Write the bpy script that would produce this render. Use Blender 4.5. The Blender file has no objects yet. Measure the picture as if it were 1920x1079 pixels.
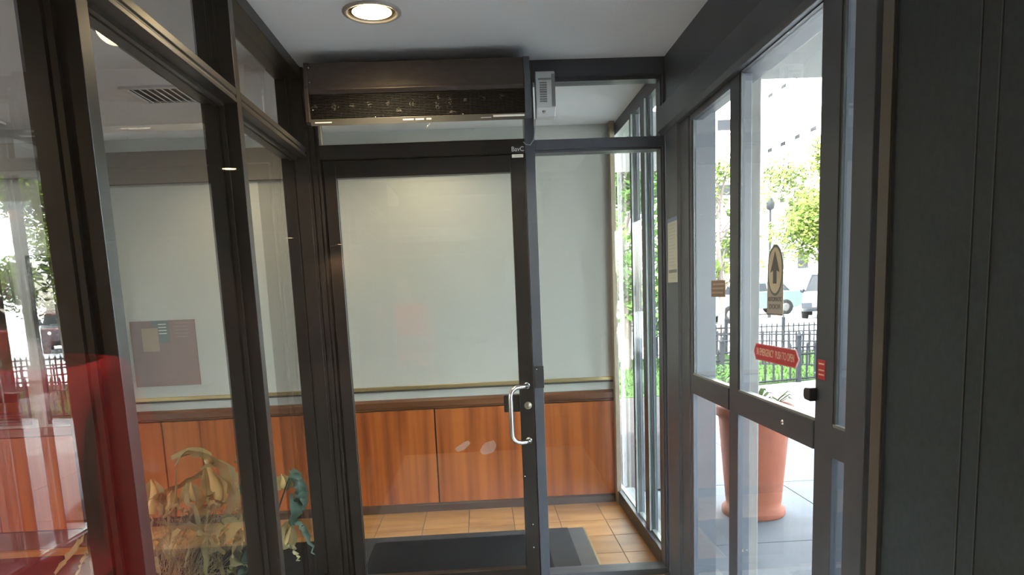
import bpy, bmesh, math, random
from mathutils import Vector, Matrix
R = math.radians
rnd = random.Random(7)
SC = bpy.context.scene
COL = SC.collection

# ------------------------------------------------------------------ camera
CAM_F, CAM_P, CAM_R, CAM_Y, CAM_CY, CAM_H = 1343.468, 0.147749, -0.042741, 0.039535, 749.13, 1.45512
cy_, sy_ = math.cos(CAM_Y), math.sin(CAM_Y)
FWD = Vector((sy_*math.cos(CAM_P), cy_*math.cos(CAM_P), -math.sin(CAM_P)))
r0 = Vector((cy_, -sy_, 0)); u0 = r0.cross(FWD)
RGT = math.cos(CAM_R)*r0 + math.sin(CAM_R)*u0
UPV = -math.sin(CAM_R)*r0 + math.cos(CAM_R)*u0
cam = bpy.data.cameras.new('camera'); co = bpy.data.objects.new('camera', cam); COL.objects.link(co)
m = Matrix.Identity(4)
for i in range(3):
    m[i][0] = RGT[i]; m[i][1] = UPV[i]; m[i][2] = -FWD[i]
m[2][3] = CAM_H
co.matrix_world = m
cam.sensor_width = 36; cam.lens = CAM_F/1920*36
cam.shift_y = (CAM_CY-539.5)/1920
cam.clip_start = .01; cam.clip_end = 500
SC.camera = co

def at(px, py, Y):
    """measured point of the photograph at depth Y (metres)"""
    d = FWD + RGT*((px-960)/CAM_F) + UPV*((CAM_CY-py)/CAM_F)
    return Vector((0, 0, CAM_H)) + d*(Y/d.y)

# ------------------------------------------------------------------ sky, sun, exposure
SC.view_settings.view_transform = 'Standard'; SC.view_settings.look = 'None'
SC.view_settings.gamma = 1; SC.view_settings.use_curve_mapping = False
SC.view_settings.exposure = 1.55
world = bpy.data.worlds.new('world'); SC.world = world; world.use_nodes = True
nt = world.node_tree; bg = nt.nodes['Background']
sky = nt.nodes.new('ShaderNodeTexSky'); sky.sky_type = 'NISHITA'; sky.sun_disc = False
sky.sun_elevation = R(52); sky.sun_rotation = R(231); sky.air_density = 1.0; sky.dust_density = 2.5; sky.ozone_density = 1
hz = nt.nodes.new('ShaderNodeHueSaturation'); hz.inputs['Saturation'].default_value = .5   # hazy bright sky
nt.links.new(sky.outputs[0], hz.inputs['Color']); nt.links.new(hz.outputs[0], bg.inputs[0]); bg.inputs[1].default_value = 2.1
SUN_DIR = Vector((-.48, -.38, .79)).normalized()
sl = bpy.data.lights.new('sun', 'SUN'); sl.energy = 17.0; sl.angle = R(.6); sl.color = (1, .96, .88)
so = bpy.data.objects.new('sun', sl); COL.objects.link(so)
so.rotation_euler = SUN_DIR.to_track_quat('Z', 'Y').to_euler()

# ------------------------------------------------------------------ materials
def s2l(c):
    return tuple(((v/255)/12.92 if v/255 <= .04045 else ((v/255+.055)/1.055)**2.4) for v in c)
def newmat(name):
    mt = bpy.data.materials.new(name); mt.use_nodes = True
    n = mt.node_tree; b = n.nodes['Principled BSDF']
    return mt, n, b
def mat(name, c, rough=.5, metal=0, spec=.5, noise=None, bump=None, emit=None, srgb=False, rand=0.0):
    """noise=(scale xyz, colour2, lo, hi); bump=(scale, strength)"""
    mt, n, b = newmat(name)
    if srgb: c = s2l(c)
    b.inputs['Base Color'].default_value = (*c, 1); b.inputs['Roughness'].default_value = rough
    b.inputs['Metallic'].default_value = metal; b.inputs['Specular IOR Level'].default_value = spec
    tc = n.nodes.new('ShaderNodeTexCoord')
    if noise:
        sc, c2, lo, hi = noise
        if srgb: c2 = s2l(c2)
        mp = n.nodes.new('ShaderNodeMapping'); mp.inputs['Scale'].default_value = sc
        n.links.new(tc.outputs['Object'], mp.inputs[0])
        if rand:
            oi = n.nodes.new('ShaderNodeObjectInfo'); ml = n.nodes.new('ShaderNodeMath'); ml.operation = 'MULTIPLY'
            ml.inputs[1].default_value = 37; n.links.new(oi.outputs['Random'], ml.inputs[0])
            cb = n.nodes.new('ShaderNodeCombineXYZ')
            for i in range(3): n.links.new(ml.outputs[0], cb.inputs[i])
            n.links.new(cb.outputs[0], mp.inputs['Location'])
        nz = n.nodes.new('ShaderNodeTexNoise'); nz.inputs['Scale'].default_value = 1; nz.inputs['Detail'].default_value = 5
        n.links.new(mp.outputs[0], nz.inputs['Vector'])
        rp = n.nodes.new('ShaderNodeValToRGB')
        rp.color_ramp.elements[0].position = lo; rp.color_ramp.elements[0].color = (*c, 1)
        rp.color_ramp.elements[1].position = hi; rp.color_ramp.elements[1].color = (*c2, 1)
        n.links.new(nz.outputs['Fac'], rp.inputs[0])
        out = rp.outputs[0]
        if rand:
            hs = n.nodes.new('ShaderNodeHueSaturation'); mr = n.nodes.new('ShaderNodeMapRange')
            mr.inputs[3].default_value = 1-rand; mr.inputs[4].default_value = 1+rand
            n.links.new(oi.outputs['Random'], mr.inputs[0]); n.links.new(mr.outputs[0], hs.inputs['Value'])
            n.links.new(out, hs.inputs['Color']); out = hs.outputs[0]
        n.links.new(out, b.inputs['Base Color'])
    if bump:
        bz = n.nodes.new('ShaderNodeTexNoise'); bz.inputs['Scale'].default_value = bump[0]; bz.inputs['Detail'].default_value = 3
        n.links.new(tc.outputs['Object'], bz.inputs['Vector'])
        bp = n.nodes.new('ShaderNodeBump'); bp.inputs['Strength'].default_value = bump[1]; bp.inputs['Distance'].default_value = .004
        n.links.new(bz.outputs['Fac'], bp.inputs['Height']); n.links.new(bp.outputs[0], b.inputs['Normal'])
    if emit:
        b.inputs['Emission Color'].default_value = (*emit[0], 1); b.inputs['Emission Strength'].default_value = emit[1]
    return mt
def glass(name, tint=(.93, .96, .94), dirt=0.0, refl=2.0, dirt_scale=6.0):
    """thin architectural glass: both faces' mirror reflection on the outside, straight transmission"""
    mt = bpy.data.materials.new(name); mt.use_nodes = True; n = mt.node_tree; n.nodes.clear()
    o = n.nodes.new('ShaderNodeOutputMaterial'); tr = n.nodes.new('ShaderNodeBsdfTransparent'); gl = n.nodes.new('ShaderNodeBsdfGlossy')
    t2 = tuple(math.sqrt(v) for v in tint)
    tr.inputs[0].default_value = (*t2, 1); gl.inputs['Roughness'].default_value = 0
    fr = n.nodes.new('ShaderNodeFresnel'); fr.inputs[0].default_value = 1.5
    geo = n.nodes.new('ShaderNodeNewGeometry')
    # reflectance of the pair of faces: 2R/(1+R)
    p1_ = n.nodes.new('ShaderNodeMath'); p1_.operation = 'ADD'; p1_.inputs[1].default_value = 1; n.links.new(fr.outputs[0], p1_.inputs[0])
    a0_ = n.nodes.new('ShaderNodeMath'); a0_.operation = 'MULTIPLY'; a0_.inputs[1].default_value = refl; n.links.new(fr.outputs[0], a0_.inputs[0])
    a = n.nodes.new('ShaderNodeMath'); a.operation = 'DIVIDE'; n.links.new(a0_.outputs[0], a.inputs[0]); n.links.new(p1_.outputs[0], a.inputs[1])
    iv = n.nodes.new('ShaderNodeMath'); iv.operation = 'SUBTRACT'; iv.inputs[0].default_value = 1
    n.links.new(geo.outputs['Backfacing'], iv.inputs[1])
    bm_ = n.nodes.new('ShaderNodeMath'); bm_.operation = 'MULTIPLY'; bm_.use_clamp = True
    n.links.new(a.outputs[0], bm_.inputs[0]); n.links.new(iv.outputs[0], bm_.inputs[1])
    mx = n.nodes.new('ShaderNodeMixShader'); n.links.new(bm_.outputs[0], mx.inputs[0])
    n.links.new(tr.outputs[0], mx.inputs[1]); n.links.new(gl.outputs[0], mx.inputs[2])
    res = mx.outputs[0]
    if dirt:
        tc = n.nodes.new('ShaderNodeTexCoord'); nz = n.nodes.new('ShaderNodeTexNoise'); nz.inputs['Scale'].default_value = dirt_scale
        nz.inputs['Detail'].default_value = 6; n.links.new(tc.outputs['Object'], nz.inputs['Vector'])
        rp = n.nodes.new('ShaderNodeMapRange'); rp.inputs[1].default_value = .45; rp.inputs[2].default_value = .8
        rp.inputs[3].default_value = dirt*.25; rp.inputs[4].default_value = dirt
        n.links.new(nz.outputs['Fac'], rp.inputs[0])
        df = n.nodes.new('ShaderNodeBsdfDiffuse'); df.inputs[0].default_value = (.8, .8, .8, 1)
        tl = n.nodes.new('ShaderNodeBsdfTranslucent'); tl.inputs[0].default_value = (.8, .8, .8, 1)
        ad = n.nodes.new('ShaderNodeMixShader'); ad.inputs[0].default_value = .5
        n.links.new(df.outputs[0], ad.inputs[1]); n.links.new(tl.outputs[0], ad.inputs[2])
        m2 = n.nodes.new('ShaderNodeMixShader'); n.links.new(rp.outputs[0], m2.inputs[0])
        n.links.new(res, m2.inputs[1]); n.links.new(ad.outputs[0], m2.inputs[2]); res = m2.outputs[0]
    n.links.new(res, o.inputs[0])
    return mt

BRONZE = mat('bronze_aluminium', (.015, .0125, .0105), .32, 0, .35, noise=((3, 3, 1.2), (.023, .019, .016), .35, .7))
BRONZE_HAZE = mat('hazed_bronze', (.052, .060, .074), .42, 0, .5, noise=((3, 3, 1.2), (.072, .083, .100), .35, .7))  # same bronze made lighter and bluer, flare haze put into its colour
BLACKWALL = mat('charcoal_panel', (.026, .038, .046), .6, 0, .30, bump=(420, .25), noise=((60, 60, 60), (.034, .049, .058), .35, .65))
ALU = mat('clear_aluminium', (0.273, 0.3055, 0.2925), .35, .3, .5)
ALU_DULL = mat('dull_aluminium', (0.0715, 0.08125, 0.078), .4, .2, .5)
STEEL = mat('brushed_steel', (0.72, 0.71, 0.69), .24, 1)
GLASS = glass('clear_glass', dirt=.006)
GLASS_D = glass('door_glass', dirt=.006, dirt_scale=3)
GLASS_F = glass('front_glass', tint=(.95, .97, .96), dirt=.012, dirt_scale=1.6, refl=2.0)
GLASS_W = glass('window_glass', tint=(.93, .97, .94), dirt=.006, refl=.9)
GLASS_R = glass('sliding_door_glass', dirt=.008, refl=1.2)
GLASS_L = glass('storefront_glass', tint=(.92, .93, .92), dirt=.008, dirt_scale=3)
GLASS_P = glass('picture_glass', refl=1.2)
CEIL = mat('ceiling_paint', (.86, .89, .92), .9, 0, .2, bump=(160, .35))
WALLW = mat('cream_wall_paint', (0.5032, 0.518, 0.4858), .75, 0, .3, bump=(220, .15))
BAND = mat('grey_valance_paint', (0.3024, 0.288, 0.252), .7, 0, .3)
CHERRY = mat('cherry_veneer', (.46, .130, .026), .34, 0, .4, noise=((15, 15, .5), (.21, .044, .009), .40, .68), rand=.10, bump=(260, .06))
CHERRY_D = mat('cherry_rail', (0.186, 0.0713, 0.0279), .35, 0, .5, noise=((2, 20, 20), (0.0868, 0.031, 0.01116), .35, .7))
BASEW = mat('dark_baseboard', (0.06, 0.027, 0.0132), .4)
GAP = mat('dark_joint', (.02, .012, .008), .8)
TILE = mat('ochre_wood_tile', (.52, .27, .085), .40, 0, .4, noise=((2.5, 11, 11), (.36, .165, .045), .38, .66), rand=.14)
GROUT = mat('grout', (.16, .10, .06), .85)
MATM = mat('black_mat', (.0055, .006, .007), .95, 0, .15, bump=(300, .8), noise=((140, 140, 140), (.011, .012, .014), .4, .6))
MATB = mat('mat_rubber_border', (0.0385, 0.0371, 0.0364), .7)
BRASS = mat('brass_strip', (0.455, 0.364, 0.182), .35, .7)
WHITEP = mat('white_plastic', (.78, .80, .80), .45)
GREYP = mat('grey_plastic', (0.3, 0.3075, 0.315), .5)
BLACKP = mat('black_plastic', (.02, .02, .022), .45)
BEIGEW = mat('beige_trim_paint', (0.3575, 0.299, 0.2145), .6)
DKBROWN = mat('dark_brown_metal', (0.0288, 0.02046, 0.01612), .45, 0, .5, noise=((25, 60, 60), (0.04464, 0.033, 0.02604), .45, .75), bump=(200, .2))
LIPM = mat('olive_grey_metal', (0.06, 0.0588, 0.051), .4, .2)
RED = mat('red_print', (.50, .035, .045), .5)
CREAMT = mat('cream_lettering', (.80, .62, .45), .6)
WHITET = mat('white_lettering', (.75, .75, .72), .6)
PAPER = mat('paper_label', (0.496, 0.528, 0.464), .6)
LAMPM = mat('lamp_lens', (1, .9, .7), .4, emit=((1.0, .72, .36), 14))
LAMPR = mat('lamp_reflector', (.75, .62, .38), .25, .8)
RIM = mat('lamp_trim', (.55, .53, .50), .35, .4)
CONC = mat('granite_column', (0.15, 0.15, 0.145), .8, noise=((90, 90, 90), (0.1088, 0.1122, 0.1122), .4, .62), bump=(200, .3))
CONC2 = mat('grey_render', (0.165, 0.162, 0.155), .8, noise=((40, 40, 6), (0.13, 0.128, 0.122), .35, .7))
STUCCO = mat('soffit_stucco', (0.1612, 0.1643, 0.155), .9, bump=(90, .5))
PAVE = mat('pavement_concrete', (0.080, 0.086, 0.090), .85, noise=((7, 7, 7), (0.062, 0.067, 0.070), .35, .7), bump=(60, .3), rand=.05)
ROAD = mat('road_concrete', (.55, .55, .55), .9, noise=((.6, .6, .6), (.46, .46, .46), .3, .7))
ASPH = mat('asphalt', (.045, .045, .047), .95, 0, .15)
TERRA = mat('terracotta', (.165, .050, .028), .8, 0, .2, noise=((14, 14, 6), (.135, .040, .022), .35, .7), bump=(120, .2))
SOIL = mat('soil', (.06, .04, .03), .95)
GRASS = mat('grass_blades', (.014, .038, .006), .8, 0, .1, noise=((3, 3, 3), (.023, .048, .009), .3, .7))
LAWN = mat('lawn_soil', (.017, .036, .007), .95, 0, .1)
IRON = mat('black_iron', (.006, .007, .009), .7, 0, .12)
LEAF = mat('tree_leaf', (.030, .060, .008), .8, 0, .15, noise=((2, 2, 2), (.085, .105, .015), .3, .7))
LEAF2 = mat('tree_leaf_dark', (.020, .055, .010), .8, 0, .15, noise=((2, 2, 2), (.060, .115, .018), .3, .7))
BARK = mat('bark', (.075, .06, .05), .9, bump=(30, .6))
FACADE = mat('white_facade', (.84, .84, .82), .8)
FACADE2 = mat('pale_brick_facade', (.74, .70, .64), .85, noise=((3, 3, 9), (.66, .60, .54), .3, .7))
WINDK = mat('dark_window', (.012, .013, .015), .7, 0, .1)
CARPAINT = {}
def carpaint(n, c):
    if n not in CARPAINT: CARPAINT[n] = mat(n+'_car_paint', c, .45, .1, .3)
    return CARPAINT[n]
CARGLASS = mat('car_glass', (.004, .005, .006), .35, 0, .15)
TYRE = mat('tyre', (.004, .004, .004), .9, 0, .1)
HUSK = mat('dry_husk', (0.3, 0.2475, 0.12), .7, noise=((9, 9, 30), (0.2025, 0.18, 0.075), .3, .7))
OLIVE = mat('dry_olive_leaf', (0.2025, 0.2025, 0.0975), .65, noise=((20, 20, 5), (0.315, 0.285, 0.15), .3, .7))
TEAL = mat('blue_green_leaf', (.026, .058, .042), .7, 0, .25, noise=((20, 20, 5), (.060, .095, .068), .3, .7))
EARM = mat('pale_corn_ear', (0.6375, 0.495, 0.24), .6, noise=((30, 30, 12), (0.525, 0.39, 0.165), .3, .7))
STRAW = mat('straw', (.42, .34, .19), .8)
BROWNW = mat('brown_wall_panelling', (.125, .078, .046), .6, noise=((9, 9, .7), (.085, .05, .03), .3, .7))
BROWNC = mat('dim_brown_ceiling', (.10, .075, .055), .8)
SHIRT = mat('red_shirt', (.62, .022, .045), .85, bump=(180, .3))
SKIN = mat('skin', (.42, .24, .16), .55)
HAIR = mat('dark_hair', (.02, .014, .01), .7, bump=(140, .5))
DENIM = mat('dark_trousers', (.03, .035, .055), .85)

# ------------------------------------------------------------------ mesh helper
ORG = {}
class M:
    def __init__(s): s.v = []; s.f = []; s.sm = []
    def add(s, vs, fs, smooth=False):
        o = len(s.v); s.v += [tuple(v) for v in vs]; s.f += [tuple(i+o for i in f) for f in fs]; s.sm += [smooth]*len(fs); return s
    def box(s, x0, x1, y0, y1, z0, z1):
        return s.add([(x0,y0,z0),(x1,y0,z0),(x1,y1,z0),(x0,y1,z0),(x0,y0,z1),(x1,y0,z1),(x1,y1,z1),(x0,y1,z1)],
                     [(3,2,1,0),(4,5,6,7),(0,1,5,4),(1,2,6,5),(2,3,7,6),(3,0,4,7)])
    def prism(s, pts, axis, a0, a1):
        """polygon pts (2d) extruded along axis 'x','y','z'; 2d coords: x->(y,z) y->(x,z) z->(x,y)"""
        n = len(pts)
        def p3(p, a): return (a, p[0], p[1]) if axis == 'x' else (p[0], a, p[1]) if axis == 'y' else (p[0], p[1], a)
        vs = [p3(p, a0) for p in pts]+[p3(p, a1) for p in pts]
        ar = sum(pts[i][0]*pts[(i+1) % n][1]-pts[(i+1) % n][0]*pts[i][1] for i in range(n))
        flip = (ar < 0) ^ (axis == 'y') ^ (a1 < a0)
        fs = [tuple(range(n-1, -1, -1)), tuple(range(n, 2*n))]+[(i, (i+1) % n, n+(i+1) % n, n+i) for i in range(n)]
        if flip: fs = [tuple(reversed(f)) for f in fs]
        return s.add(vs, fs)
    def tube(s, path, r, seg=10, cap=True):
        path = [Vector(p) for p in path]; n = len(path)
        rs = r if isinstance(r, (list, tuple)) else [r]*n
        vs = []; prev = None
        for i, p in enumerate(path):
            t = (path[min(i+1, n-1)]-path[max(i-1, 0)]).normalized()
            if prev is None:
                a = Vector((0, 0, 1)) if abs(t.z) < .9 else Vector((1, 0, 0))
                u = t.cross(a).normalized()
            else:
                u = (prev-t*prev.dot(t)).normalized()
            prev = u; w = t.cross(u)
            for k in range(seg):
                an = 2*math.pi*k/seg; vs.append(p+(u*math.cos(an)+w*math.sin(an))*rs[i])
        fs = [(i*seg+k, i*seg+(k+1) % seg, (i+1)*seg+(k+1) % seg, (i+1)*seg+k) for i in range(n-1) for k in range(seg)]
        s.add(vs, fs, True)
        if cap: s.add([vs[k] for k in range(seg)], [tuple(reversed(range(seg)))]); s.add(vs[-seg:], [tuple(range(seg))])
        return s
    def lathe(s, prof, c, seg=24, axis='z', cap=False):
        """prof: list of (r, h)"""
        c = Vector(c); vs = []
        for r, h in prof:
            for k in range(seg):
                an = 2*math.pi*k/seg; a, b = r*math.cos(an), r*math.sin(an)
                vs.append(c+(Vector((a, b, h)) if axis == 'z' else Vector((h, a, b)) if axis == 'x' else Vector((b, h, a))))
        fs = [(i*seg+k, i*seg+(k+1) % seg, (i+1)*seg+(k+1) % seg, (i+1)*seg+k) for i in range(len(prof)-1) for k in range(seg)]
        s.add(vs, fs, True)
        if cap: s.add(vs[:seg], [tuple(reversed(range(seg)))]); s.add(vs[-seg:], [tuple(range(seg))])
        return s
    def ribbon(s, path, ws, side, cup=.25, thick=0.0015):
        """a leaf: path points, half widths, sideways vector; folded along the midrib, real thickness"""
        n = len(path); path = [Vector(p) for p in path]
        top = []
        for i, p in enumerate(path):
            t = (path[min(i+1, n-1)]-path[max(i-1, 0)]).normalized()
            sd = Vector(side); sd = (sd-t*sd.dot(t)).normalized(); nm = t.cross(sd)
            w = ws[i]; top += [p-sd*w+nm*w*cup, p, p+sd*w+nm*w*cup]
        bot = [v-Vector((0, 0, thick)) for v in top]
        fs = []
        for i in range(n-1):
            for k in (0, 1):
                a, b, c2, d = i*3+k, i*3+k+1, i*3+k+4, i*3+k+3
                fs.append((a, b, c2, d)); N = 3*n; fs.append((d+N, c2+N, b+N, a+N))
        return s.add(top+bot, fs, True)
    def mesh(s, name, mt, org=(0, 0, 0), recalc=False):
        me = bpy.data.meshes.new(name)
        o = Vector(org)
        me.from_pydata([tuple(Vector(v)-o) for v in s.v], [], s.f)
        me.polygons.foreach_set('use_smooth', s.sm)
        if recalc:
            b = bmesh.new(); b.from_mesh(me); bmesh.ops.recalc_face_normals(b, faces=b.faces); b.to_mesh(me); b.free()
        me.materials.append(mt); me.update()
        return me
    def build(s, name, mt, parent=None, bevel=0, local=False, recalc=False, origin=None):
        if parent is not None:
            org = (0, 0, 0) if local else ORG[parent.name]
        else:
            org = origin if origin is not None else (0, 0, 0)
        ob = bpy.data.objects.new(name, s.mesh(name, mt, org, recalc)); COL.objects.link(ob)
        if parent is not None:
            ob.parent = parent; ORG[ob.name] = org
        else:
            ob.location = org; ORG[ob.name] = tuple(org)
        if bevel:
            bv = ob.modifiers.new('bevel', 'BEVEL'); bv.width = bevel; bv.segments = 2; bv.limit_method = 'ANGLE'; bv.angle_limit = R(40)
        return ob
def box(*a): return M().box(*a)
def empty(name, loc, rz=0):
    o = bpy.data.objects.new(name, None); COL.objects.link(o); o.location = loc; o.rotation_euler = (0, 0, rz)
    o.empty_display_size = .05; ORG[o.name] = tuple(loc); return o
def thing(name, loc, label, cat, group=None, rz=0):
    return tag(empty(name, loc, rz), label, cat, group)
def tag(o, label, cat, group=None):
    o['label'] = label; o['category'] = cat
    if group: o['group'] = group
    return o
def struct(o): o['kind'] = 'structure'; return o
def stuff(o): o['kind'] = 'stuff'; return o
def copy_tree(o, parent=None):
    c = o.copy(); COL.objects.link(c)
    if parent is not None: c.parent = parent
    for ch in list(o.children): copy_tree(ch, c)
    return c
def share(src, name, parent, loc):
    o = bpy.data.objects.new(name, src.data); COL.objects.link(o); o.parent = parent; o.location = loc; return o
def text(body, size, loc, xd, yd, mt, parent, name='lettering', width=None, align='CENTER', depth=.0006):
    cu = bpy.data.curves.new('t', 'FONT'); cu.body = body; cu.size = size; cu.align_x = align; cu.align_y = 'CENTER'; cu.extrude = depth/2
    cu.resolution_u = 3
    o = bpy.data.objects.new('t', cu); COL.objects.link(o)
    bpy.context.view_layer.update()
    me = bpy.data.meshes.new_from_object(o.evaluated_get(bpy.context.evaluated_depsgraph_get()))
    bpy.data.objects.remove(o)
    xs = [v.co.x for v in me.vertices]; w = max(xs)-min(xs); k = (width/w) if width else 1
    xd, yd = Vector(xd), Vector(yd); zd = xd.cross(yd); org = Vector(ORG[parent.name])
    for v in me.vertices:
        v.co = Vector(loc)+xd*(v.co.x*k)+yd*v.co.y+zd*v.co.z-org
    me.materials.clear(); me.materials.append(mt)
    ob = bpy.data.objects.new(name, me); COL.objects.link(ob); ob.parent = parent; ORG[ob.name] = ORG[parent.name]
    return ob

XL, XR, YF, YB, H = -.756, .904, 3.45, 4.767, 2.5
LX = -.874          # far side of the left storefront

# ================================================================== SETTING
# ---- floor with its wood-look tiles
fl = struct(box(-8, XR, -17, YB, -.10, -.006).build('floor', GROUT))
tile_src = None
S = .29
for i in range(-9, 6):
    for j in range(0, 5):
        x0 = .735-S+S*i*1.0+S; y1 = YB-.40-S*(j-1)
        x0 = .735+S*(i-5); y0 = 4.37-S*j
        yy1 = y0+S if j else YB-.012
        x1 = min(x0+S, XR-.002)
        if y0 < 3.0 or x1-x0 < .05: continue
        box(x0+.0025, x1-.0025, y0+.0025, yy1-.0025, -.006, 0).build('tile', TILE, fl)
fl2 = struct(box(-8, XR, -17, 3.21, -.0059, -.0005).build('floor_front', mat('brown_floor', (.045, .028, .018), .6, noise=((3, 3, 3), (.035, .022, .014), .3, .7))))
struct(box(LX, XR, .40, 3.44, -.0004, .0012).build('floor_bounce_sheet', mat('pale_bounce_floor', (.70, .71, .71), .6, noise=((4, 4, 4), (.63, .64, .64), .3, .7))))  # unseen pale sheet, added to bounce door light up to the ceiling
# ---- ceiling
cl = struct(box(LX, XR+.014, .30, YB+.1, H, H+.1).build('ceiling', CEIL))
struct(box(-8, LX, -1.6, YB+.1, H, H+.1).build('ceiling_left', CEIL))
struct(box(-5.2, 3.2, -17.1, .30, 2.75, 2.85).build('ceiling_rear', BROWNC))
struct(box(-8.1, 1.0, -17.2, YB+.2, 2.86, 4.2).build('roof_shade_block', CONC2))  # unseen block over the ceilings, added to cast shade outdoors
# ---- back wall of the passage: paint, valance, strip, rail, wainscot
wb = struct(box(-2.42, XR+.012, YB, YB+.12, 0, H).build('wall_back', WALLW))
struct(box(-2.42, .37, YB-.035, YB, 2.225, 2.42).build('trim_1', BAND, bevel=.004))
st = struct(box(-2.42, XR-.015, YB-.018, YB, .846, .870).build('trim_2', BRASS, bevel=.003))
struct(box(-2.42, XR-.015, YB-.014, YB, .834, .8455).build('trim_3', mat('dark_bead', (.07, .07, .065), .5)))
struct(M().prism([(YB, .712), (YB-.022, .712), (YB-.022, .722), (YB-.03, .728), (YB-.03, .765), (YB-.02, .778), (YB, .782)], 'x', -2.42, XR-.015).build('trim_4', CHERRY_D))
wn = struct(box(-2.42, XR-.015, YB-.008, YB, .05, .712).build('wall_back_wainscot', GAP))
px_ = [XR-.015, .26, -.335, -.93, -1.53, -2.13, -2.42]
for a, b in zip(px_[1:], px_[:-1]):
    box(a+.005, b-.005, YB-.022, YB-.008, .062, .706).build('wainscot_panel', CHERRY, wn, bevel=.002)
struct(M().prism([(YB, 0), (YB-.020, 0), (YB-.020, .045), (YB-.012, .058), (YB, .058)], 'x', -2.42, XR-.015).build('baseboard_back', BASEW))
# ---- the left wing of that wall stands further forward
YJ = 4.42
wl = struct(box(-8, -2.42, YJ, YB+.12, 0, H).build('wall_left', WALLW))
struct(box(-8, -2.42, YJ-.03, YJ, 2.225, 2.42).build('trim_5', BAND, bevel=.004))
struct(box(-8, -2.40, YJ-.025, YJ, .712, .765).build('trim_6', CHERRY_D, bevel=.004))
wj = struct(box(-8, -2.42, YJ-.006, YJ, .1, .712).build('wall_left_wainscot', GAP))
for k in range(9):
    x0 = -2.42-.595*(k+1)
    box(x0+.005, x0+.59, YJ-.018, YJ-.006, .12, .706).build('wainscot_panel', CHERRY, wj, bevel=.002)
struct(box(-8, -2.40, YJ-.02, YJ, 0, .115).build('baseboard_left', BASEW, bevel=.004))
# ---- outer walls of the dining room (behind and beside the camera)
struct(box(-8.1, -8, -1.6, YB+.1, 0, H).build('wall_side', WALLW))
wr = M(); wr.box(-8, -7.9, -1.6, -1.5, 0, H); wr.box(-4.7, -4.4, -1.6, -1.5, 0, H); wr.box(-7.9, -4.7, -1.6, -1.5, 0, .35); wr.box(-7.9, -4.7, -1.6, -1.5, 2.2, H)
struct(wr.build('wall_rear_left', WALLW))
w5 = struct(empty('window_5', (-6.3, -1.55, .35)))
for x in (-7.9, -6.85, -5.8, -4.75):
    box(x, x+.05, -1.58, -1.52, .35, 2.2).build('mullion', BRONZE, w5)
for x in (-7.85, -6.8, -5.75):
    box(x, x+1.0, -1.556, -1.55, .35, 2.2).build('glass_pane', GLASS, w5)
struct(box(-5.2, -5.1, -17, -1.6, 0, 2.75).build('wall_rear_side', BROWNW))
struct(box(-5.2, 3.2, -17.1, -17, 0, 2.75).build('wall_rear', BROWNW))
struct(box(XR, XR+.1, -17, .30, 0, 2.75).build('wall_rear_right', BLACKWALL))
struct(box(-5.1, XR, -9.2, -9.0, 2.35, 2.75).build('trim_7', BROWNW))
struct(box(-5.1, XR, .25, .45, 2.5, 2.86).build('trim_8', BRONZE))
# ---- left storefront (window_1)
w1 = struct(empty('window_1', (LX, .4, 0)))
def mullion(y):
    g = .006; c = (XL+LX)/2
    # bronze tube with the glazing pocket showing on the near face
    M().prism([(LX, y), (c-.016, y), (c-.016, y+g), (c-.008, y+g), (c-.008, y+.002), (c+.010, y+.002), (c+.010, y+g), (c+.016, y+g), (c+.016, y), (XL, y), (XL, y+.047), (LX, y+.047)], 'z', 0, H).build('mullion', BRONZE, w1, bevel=.0015)
mys = [.45, 1.53, 2.49]
for y in mys: mullion(y)
GLX = (XL+LX)/2
for y0, y1 in ((.45+.047, 1.53), (1.577, 2.49), (2.537, 3.45)):
    tr = M().prism([(LX, 2.105), (GLX-.016, 2.105), (GLX-.016, 2.109), (GLX+.016, 2.109), (GLX+.016, 2.105), (XL, 2.105), (XL, 2.118), (XL-.004, 2.121), (XL-.004, 2.126), (XL, 2.129), (XL, 2.150), (LX, 2.150)], 'y', y0, y1)
    tr.build('transom', BRONZE, w1, bevel=.0015)
    box(LX, XL, y0, y1, 2.45, H).build('top_rail', BRONZE, w1, bevel=.002)
    box(LX, XL, y0, y1, 0, .10).build('bottom_rail', BRONZE, w1, bevel=.002)
    box(GLX-.003, GLX+.003, y0, y1, .10, 2.105).build('glass_pane', GLASS_L, w1)
    box(GLX-.003, GLX+.003, y0, y1, 2.15, 2.45).build('upper_glass_pane', GLASS_L, w1)
    for s_ in (-1, 1):
        xa, xb = sorted((GLX+s_*.004, GLX+s_*.017))
        bead = M(); bead.box(xa, xb, y0, y0+.012, .10, 2.105); bead.box(xa, xb, y1-.012, y1, .10, 2.105); bead.box(xa, xb, y0+.012, y1-.012, .10, .112); bead.box(xa, xb, y0+.012, y1-.012, 2.093, 2.105)
        bead.build('glazing_bead', BRONZE, w1)
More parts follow.
